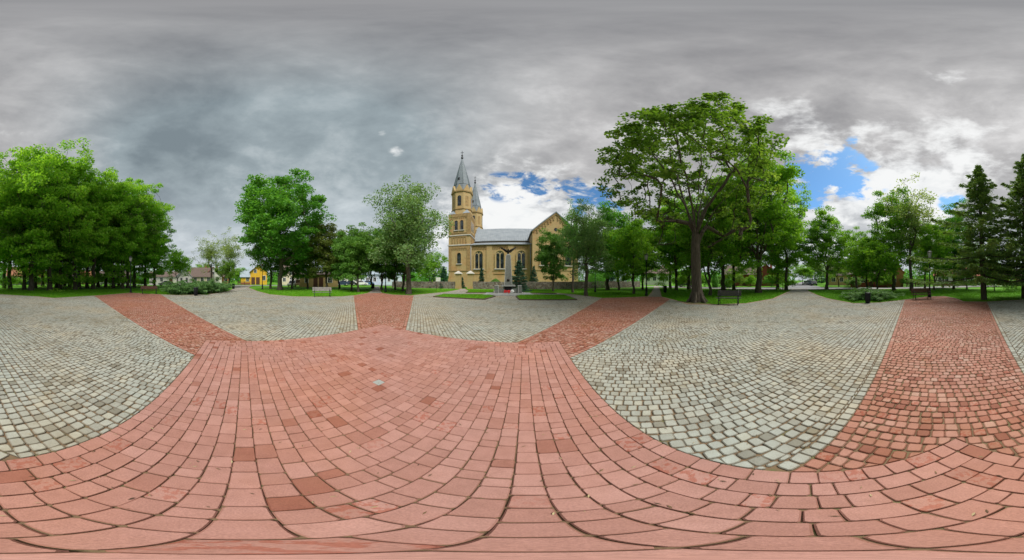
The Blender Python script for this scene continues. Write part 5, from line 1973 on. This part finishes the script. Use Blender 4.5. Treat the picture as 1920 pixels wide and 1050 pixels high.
def house(name, label, loc, w, d, hw, hr, wm, rm_, axis='x', wins=(), doors=(), rz=None, chimney=True, plinth=None, eave=0.4):
    """gabled house; front is local -Y; ridge along x (axis='x') or towards the viewer (axis='y')"""
    e = empty(name, loc, facing(loc) if rz is None else rz)
    tag(e, label, 'house')
    b = MB()
    if axis == 'x':
        b.prism_x([(0, -0.2), (d, -0.2), (d, hw), (d / 2, hw + hr), (0, hw)], -w / 2, w / 2)
    else:
        b.prism_y([(-w / 2, -0.2), (w / 2, -0.2), (w / 2, hw), (0, hw + hr), (-w / 2, hw)], 0, d)
    b.build('wall', wm, e)
    r_ = MB()
    t_ = 0.14
    if axis == 'x':
        sl = hr / (d / 2)
        for sg in (-1, 1):
            y1 = d / 2 + sg * (d / 2 + eave)
            z1 = hw - sl * eave
            x = w / 2 + eave
            r_.add([(-x, d / 2, hw + hr + 0.02), (x, d / 2, hw + hr + 0.02), (x, y1, z1 + 0.02), (-x, y1, z1 + 0.02), (-x, d / 2, hw + hr + t_), (x, d / 2, hw + hr + t_), (x, y1, z1 + t_), (-x, y1, z1 + t_)],
                   [(0, 1, 2, 3), (4, 5, 6, 7), (2, 6, 7, 3), (0, 3, 7, 4), (1, 5, 6, 2)])
    else:
        sl = hr / (w / 2)
        for sg in (-1, 1):
            x1 = sg * (w / 2 + eave)
            z1 = hw - sl * eave
            r_.add([(0, -eave, hw + hr + 0.02), (0, d + eave, hw + hr + 0.02), (x1, d + eave, z1 + 0.02), (x1, -eave, z1 + 0.02), (0, -eave, hw + hr + t_), (0, d + eave, hw + hr + t_), (x1, d + eave, z1 + t_), (x1, -eave, z1 + t_)],
                   [(0, 1, 2, 3), (4, 5, 6, 7), (2, 6, 7, 3), (0, 3, 7, 4), (1, 5, 6, 2)])
    ro = r_.build('roof', rm_, e)
    if chimney:
        c_ = MB()
        c_.box(w * 0.18, w * 0.18 + 0.6, d * 0.5, d * 0.5 + 0.5, hw + hr * 0.6, hw + hr + 0.9)
        c_.build('chimney', BRICKR, ro)
    if plinth:
        p_ = MB(); p_.box(-w / 2 - 0.04, w / 2 + 0.04, -0.05, 0.3, -0.2, 0.5); p_.build('plinth', plinth, e)
    for (x, z, ww, wh) in wins:
        f_ = MB()
        f_.box(x - ww / 2 - 0.09, x + ww / 2 + 0.09, -0.05, 0, z - 0.09, z + wh + 0.09)
        wo_ = f_.build('window', M_FRAME, e)
        for sx in (-1, 1):
            p_ = MB(); xc = x + sx * ww / 4; p_.box(xc - ww / 4 + 0.03, xc + ww / 4 - 0.03, -0.065, -0.052, z, z + wh); p_.build('pane', M_GLASS, wo_)
    for (x, ww, hh) in doors:
        f_ = MB(); f_.box(x - ww / 2, x + ww / 2, -0.06, 0, 0, hh); f_.build('door', M_DOOR, e)
    return e


W2 = lambda xs, z=1.1, w=1.0, h=1.3: [(x, z, w, h) for x in xs]
house('yellow_house', 'bright yellow wooden house with brown doors across the western street', P(485, 64), 6.0, 8, 4.6, 2.4, YELLOW, M_TILE_B, 'y', [(-1.2, 4.2, 0.9, 1.2), (1.9, 1.6, 1.1, 1.5)], [(-2.0, 1.3, 2.6), (-0.3, 1.3, 2.6)])
house('yellow_house_wing', 'low yellow wing with blue-grey roof left of the bright yellow house', P(461, 64.5), 3.6, 6, 3.0, 3.4, YELLOW, M_TILE_G, 'x', [(0.6, 1.2, 1.0, 1.4)], [], None, False, BRICKR)
house('tan_building', 'low tan building with dark roof behind the grey bench', P(598, 42), 9.0, 6, 2.9, 0.7, TAN, M_TILE_B, 'x', [(-2.9, 1.0, 0.8, 1.4), (2.6, 1.0, 1.0, 1.2)], [(-0.8, 1.0, 2.2), (0.5, 1.0, 2.2)], None, False)
house('pale_house', 'pale plastered house between round maple and tan building', P(546, 62), 7.5, 8, 5.0, 2.2, CREAM, M_TILE_B, 'x', W2((-2.4, 0, 2.4)) + W2((-2.4, 0, 2.4), 3.4))
house('white_house', 'long white low house with brown roof behind the left grove end', P(318, 66), 15, 8, 2.9, 2.0, WHITE, M_TILE_B, 'x', W2((-5.5, -3, 3, 5.5)), [(0.5, 1.2, 2.2)], None, False)
house('white_gabled_house', 'small white house with pointed gable beyond the left juniper', P(345, 60), 5.2, 9, 2.8, 2.4, WHITE, M_TILE_G, 'y', [(-0.9, 1.0, 0.7, 1.4), (0.9, 1.0, 0.7, 1.4)], [], None, False)
house('brown_roofed_house', 'cream house with steep brown roof beyond the left juniper', P(378, 62), 7.0, 8, 2.9, 3.2, CREAM, M_TILE_B, 'x', W2((-2.2, 0.2, 2.4)), [])
house('white_gabled_house', 'white house with orange part behind the left willow', P(400, 64), 6.0, 8, 3.3, 3.0, WHITE, M_TILE_R, 'y', [(-1.4, 1.2, 1.0, 1.4), (1.4, 1.2, 1.0, 1.4), (0, 3.6, 0.8, 1.0)])
house('orange_house', 'small orange house behind the bright bush tree', P(418, 66), 4.5, 7, 2.9, 2.0, ORANGE, M_TILE_B, 'x', W2((-1.0, 1.0)))
house('cream_house', 'cream house with orange roof seen through the left grove', P(38, 62), 9, 8, 3.2, 3.2, CREAM, M_TILE_O, 'x', W2((-3, -0.8, 1.6, 3.4)), [], None)
house('orange_house', 'orange house seen through the left grove, right of the cream one', P(75, 66), 7, 8, 3.4, 2.4, ORANGE, M_TILE_R, 'y', W2((-2, 0, 2)))
house('cream_house', 'pale house deep behind the middle of the left grove', P(118, 72), 10, 8, 3.0, 2.0, CREAM, M_TILE_B, 'x', W2((-3.5, -1.2, 1.2, 3.5)))
house('white_house', 'white house with dark roof behind the left grove near the lamp', P(212, 66), 13, 8, 3.0, 2.0, WHITE, M_TILE_B, 'x', W2((-5, -2.5, 0, 2.5, 5)))
house('orange_house', 'orange house left of the white one behind the left grove', P(168, 70), 8, 8, 3.0, 2.2, ORANGE, M_TILE_O, 'x', W2((-2.5, 0, 2.5)))
house('blue_grey_house', 'blue-grey two-storey house behind the wall right of the church', P(1158, 68), 7, 8, 6.4, 2.0, BLUEW, M_TILE_B, 'x', W2((-2, 0, 2), 1.2) + W2((-2, 0, 2), 4.0))
house('white_house', 'white house at the end of the northeast path', P(1233, 58), 9, 8, 3.8, 2.6, WHITE, M_TILE_B, 'x', W2((-3, -1, 1, 3), 1.4))
house('brick_house', 'red brick house with white door behind the eastern bench', P(1392, 49), 9.5, 8, 3.2, 2.6, BRICKR, M_TILE_B, 'x', W2((-3.4, -1.8, 3.3)), [(0.6, 1.2, 2.3)])
house('brick_house', 'red brick house right of the V-forked tree', P(1436, 50), 7, 8, 3.2, 2.8, BRICKR, M_TILE_R, 'y', W2((-1.6, 1.6)))
house('red_long_house', 'long dark red house behind the right juniper', P(1636, 42), 10.5, 8, 3.0, 1.6, BRICKR, M_TILE_B, 'x', W2((-4.2, -2.2, 1.2, 3.6)), [(-0.4, 1.1, 2.2)], None, False)
house('orange_house', 'orange-red house gable right of the long red house', P(1676, 43), 4.6, 7, 3.6, 2.2, ORANGE, M_TILE_R, 'y', [(0, 1.2, 1.0, 1.3)])
house('cream_red_roof_house', 'cream house with bright red roof between the lamp and the spruces', P(1783, 52), 9.6, 8, 3.0, 2.9, WHITE, M_TILE_R, 'x', W2((-3.2, -1.2, 1.6, 3.4)), [], None, True, BRICKR)
house('cream_house', 'cream house behind the leaning spruce trunk', P(1838, 55), 8, 8, 3.0, 2.4, CREAM, M_TILE_R, 'x', W2((-2.5, 0, 2.5)))
house('orange_house', 'orange house at the right picture edge behind the spruces', P(1896, 58), 9, 8, 3.0, 2.4, ORANGE, M_TILE_B, 'x', W2((-3, 0, 3)))
house('tan_house', 'tan house behind the trunk of the open-crowned tree', P(1578, 56), 8, 8, 3.2, 3.0, TAN, M_TILE_B, 'x', W2((-2.5, 0, 2.5)))
house('blue_grey_house', 'low blue-grey building beyond the northwest path', P(716, 62), 14, 8, 3.6, 1.0, BLUEW, M_TILE_G, 'x', W2((-5, -2.5, 0, 2.5, 5)), [], None, False)
house('white_house', 'white house behind the parked cars left of the northwest path', P(655, 70), 13, 8, 3.6, 2.2, WHITE, M_TILE_B, 'x', W2((-5, -2.5, 0, 2.5, 5)))


# fences
def picket_fence(label, p0, p1, hh, m, step=0.14):
    e = empty('picket_fence', p0)
    tag(e, label, 'fence')
    d = Vector(p1) - Vector(p0)
    L = d.length; d.normalize()
    n = int(L / step)
    r = MB()
    ang = math.atan2(d.y, d.x)
    e.rotation_euler = (0, 0, ang)
    for z in (0.3, hh - 0.25):
        r.box(0, L, 0.012, 0.05, z, z + 0.07)
    r.build('rail', m, e)
    me = MB().box(-0.04, 0.04, -0.01, 0.01, 0.02, hh).mesh('picket'); me.materials.append(m)
    for i in range(n):
        o = bpy.data.objects.new('picket', me); COL.objects.link(o); o.parent = e; o.location = (i * step + 0.07, 0, 0)
    me2 = MB().box(-0.06, 0.06, 0.05, 0.16, -0.1, hh + 0.05).mesh('post'); me2.materials.append(m)
    for i in range(int(L / 2.2) + 1):
        o = bpy.data.objects.new('post', me2); COL.objects.link(o); o.parent = e; o.location = (min(i * 2.2, L - 0.06), 0, 0)


M_FENCE = plain('brown_fence', (0.14, 0.07, 0.045), 0.8, 0, 0.25)
picket_fence('brown board fence before the yellow house', P(446, 58), P(470, 58.5), 1.1, M_FENCE, 0.2)
picket_fence('brown board fence in front of the cream red-roofed house', P(1766, 47), P(1812, 46), 1.1, M_FENCE, 0.2)
picket_fence('low brown fence beside the long dark red house', P(1700, 41), P(1745, 43), 1.0, M_FENCE, 0.2)
picket_fence('reddish fence beyond the left juniper', P(352, 50), P(393, 51), 1.0, M_FENCE, 0.2)


# ------------------------------------------------------------------ cars
def car(label, loc, rz, m, van=False, L=4.2, Wd=1.7):
    e = empty('parked_car', loc, rz)
    tag(e, label, 'car', 'cars parked round the park')
    h = Wd / 2
    prof = [(-L / 2, 0.35), (-L / 2 + 0.05, 0.72), (-L / 2 + 0.9, 0.86), (L / 2 - 0.5, 0.90), (L / 2 - 0.03, 0.80), (L / 2, 0.38), (L / 2 - 0.3, 0.24), (-L / 2 + 0.3, 0.24)]
    b = MB(); b.prism_y(prof, -h, h)
    if van:
        cab = [(-L / 2 + 0.7, 0.84), (-L / 2 + 1.35, 1.75), (L / 2 - 0.12, 1.82), (L / 2 - 0.04, 0.84)]
    else:
        cab = [(-L / 2 + 1.0, 0.85), (-L / 2 + 1.7, 1.38), (L / 2 - 1.1, 1.42), (L / 2 - 0.35, 0.88)]
    i_ = 0.12
    n = len(cab)
    v = [(x, -h + 0.04, z) if z < 1 else (x, -h + i_ + 0.1, z) for x, z in cab] + [(x, h - 0.04, z) if z < 1 else (x, h - i_ - 0.1, z) for x, z in cab]
    b.add(v, [tuple(range(n)), tuple(range(2 * n - 1, n - 1, -1))] + [(i, n + i, n + (i + 1) % n, (i + 1) % n) for i in range(n)])
    bo = b.build('body', m, e)
    bo.modifiers.new('bevel', 'BEVEL').width = 0.05
    for sy in (-1, 1):
        g = MB()
        z0, z1 = 0.92, (1.68 if van else 1.34)
        x0, x1 = cab[0][0] + 0.18, cab[3][0] - 0.25
        def yy(z): return sy * (h - 0.04 - (i_ + 0.06) * (z - 0.85) / (cab[1][1] - 0.85) + 0.012)
        x0t, x1t = cab[1][0] + 0.06, cab[2][0] - 0.06
        g.add([(x0, yy(z0), z0), (x1, yy(z0), z0), (x1t, yy(z1), z1), (x0t, yy(z1), z1)], [(0, 1, 2, 3) if sy < 0 else (3, 2, 1, 0)])
        g.build('side_window', M_GLASS, e)
    for (xa, za, xb, zb, nm) in ((cab[0][0] - 0.012, cab[0][1] + 0.06, cab[1][0] - 0.012, cab[1][1] - 0.05, 'windscreen'), (cab[3][0] + 0.012, cab[3][1] + 0.06, cab[2][0] + 0.012, cab[2][1] - 0.05, 'rear_window')):
        g = MB(); g.add([(xa, -h + 0.16, za), (xa, h - 0.16, za), (xb, h - 0.3, zb), (xb, -h + 0.3, zb)], [(0, 1, 2, 3)]); g.build(nm, M_GLASS, e)
    for x in (-L / 2 + 0.8, L / 2 - 0.8):
        for sy in (-1, 1):
            t_ = MB(); t_.lathe([(0.2, -0.1), (0.3, -0.1), (0.32, -0.05), (0.32, 0.05), (0.3, 0.1), (0.2, 0.1)], 16)
            w_o = t_.build('wheel', M_TYRE, e); w_o.rotation_euler = (R(90), 0, 0); w_o.location = (x, sy * (h - 0.06), 0.29)
            r_ = MB(); r_.lathe([(0.02, -0.105), (0.19, -0.105), (0.19, 0.105), (0.02, 0.105)], 12); r_.build('rim', M_RIM, w_o)
    for sy in (-1, 1):
        g = MB(); g.box(-L / 2 - 0.005, -L / 2 + 0.08, sy * 0.6 - 0.16, sy * 0.6 + 0.16, 0.6, 0.72); g.build('headlight', M_FRAME, e)
        g = MB(); g.box(L / 2 - 0.06, L / 2 + 0.006, sy * 0.66 - 0.12, sy * 0.66 + 0.12, 0.62, 0.78); g.build('tail_light', M_WREATHR, e)


C_SILV, C_BLUE, C_BLK, C_WHT, C_DBL = paint('silver_paint', (0.40, 0.43, 0.46)), paint('blue_paint', (0.05, 0.12, 0.25)), paint('black_paint', (0.02, 0.022, 0.026)), paint('white_paint', (0.72, 0.73, 0.74)), paint('dark_blue_paint', (0.03, 0.05, 0.10))
car('dark silver car parked left of the white gabled house', P(310, 52), facing(P(310, 52)) + 0.2, C_SILV)
car('white van parked left of the tan building', P(552, 44), facing(P(552, 44)) + 1.2, C_WHT, True, 4.8, 1.9)
car('dark blue car parked left of the northwest path, nearest the tan building', P(641, 52), facing(P(641, 52)) + 0.2, C_DBL)
car('black car parked left of the northwest path, second from the tan building', P(655, 53), facing(P(655, 53)) + 0.1, C_BLK)
car('white car parked left of the northwest path, nearest the path', P(677, 54), facing(P(677, 54)) + 3.2, C_WHT)
car('blue car parked close left of the northwest path', P(688, 56), facing(P(688, 56)) + 0.1, C_BLUE)
car('dark blue car driving behind the big maple trunk', P(1286, 44), facing(P(1286, 44)) + 3.3, C_DBL)
car('white van on the side street behind the dark cars', P(1517, 66), R(-4), C_WHT, True, 4.8, 1.9)
car('black car on the side street, nearest the park', P(1526, 52), R(-4), C_BLK)
car('dark blue car on the side street left of the black one', P(1519.5, 57), R(-4), C_DBL)
car('silver car on the side street, leftmost of the row', P(1511, 62), R(-4), C_SILV)
car('white car seen through the left grove, right of the dark trunk cluster', P(198, 54), facing(P(198, 54)), C_WHT)
car('blue car seen through the left grove near the orange house', P(52, 50), facing(P(52, 50)) + 0.2, C_BLUE)
car('silver car seen through the left grove left of the dark trunk cluster', P(100, 54), facing(P(100, 54)) + 0.1, C_SILV)

# ------------------------------------------------------------------ far belt of trees closing the horizon
def far_belt():
    rg = np.random.default_rng(77)
    L, TN, S = [], [], []
    for k in range(520):
        a = rg.uniform(0, 2 * math.pi)
        r = rg.uniform(95, 190)
        if abs(((math.degrees(a) - 94 + 180) % 360) - 180) < 5: continue
        hh = rg.uniform(4, 9.5) * (r / 120)
        rad = rg.uniform(2.5, 5)
        m_ = 230
        d = rg.normal(0, 1, (m_, 3)); d /= np.linalg.norm(d, axis=1, keepdims=True)
        f = rg.uniform(0.75, 1.05, (m_, 1))
        p = d * f * np.array([rad, rad, hh * 0.52]) + np.array([r * math.sin(a), r * math.cos(a), hh * 0.48])
        L.append(p); TN.append(np.clip(rg.uniform(0.2, 0.8) + rg.normal(0, 0.15, m_), 0, 1)); S.append(np.full(m_, 0.55))
    L = np.concatenate(L); TN = np.concatenate(TN); S = np.concatenate(S)
    cm = leaves_mesh('far_wood', L, S * rg.uniform(0.7, 1.3, len(L)), 0.7, rg.normal(0, 0.6, (len(L), 3)) + np.array([0, 0, 0.8]), TN)
    o = link('far_wood', cm, None, L_DEEP)
    tag(o, 'distant belt of trees behind the houses', 'wood', kind='stuff')


far_belt()

print('objects', len(bpy.data.objects))
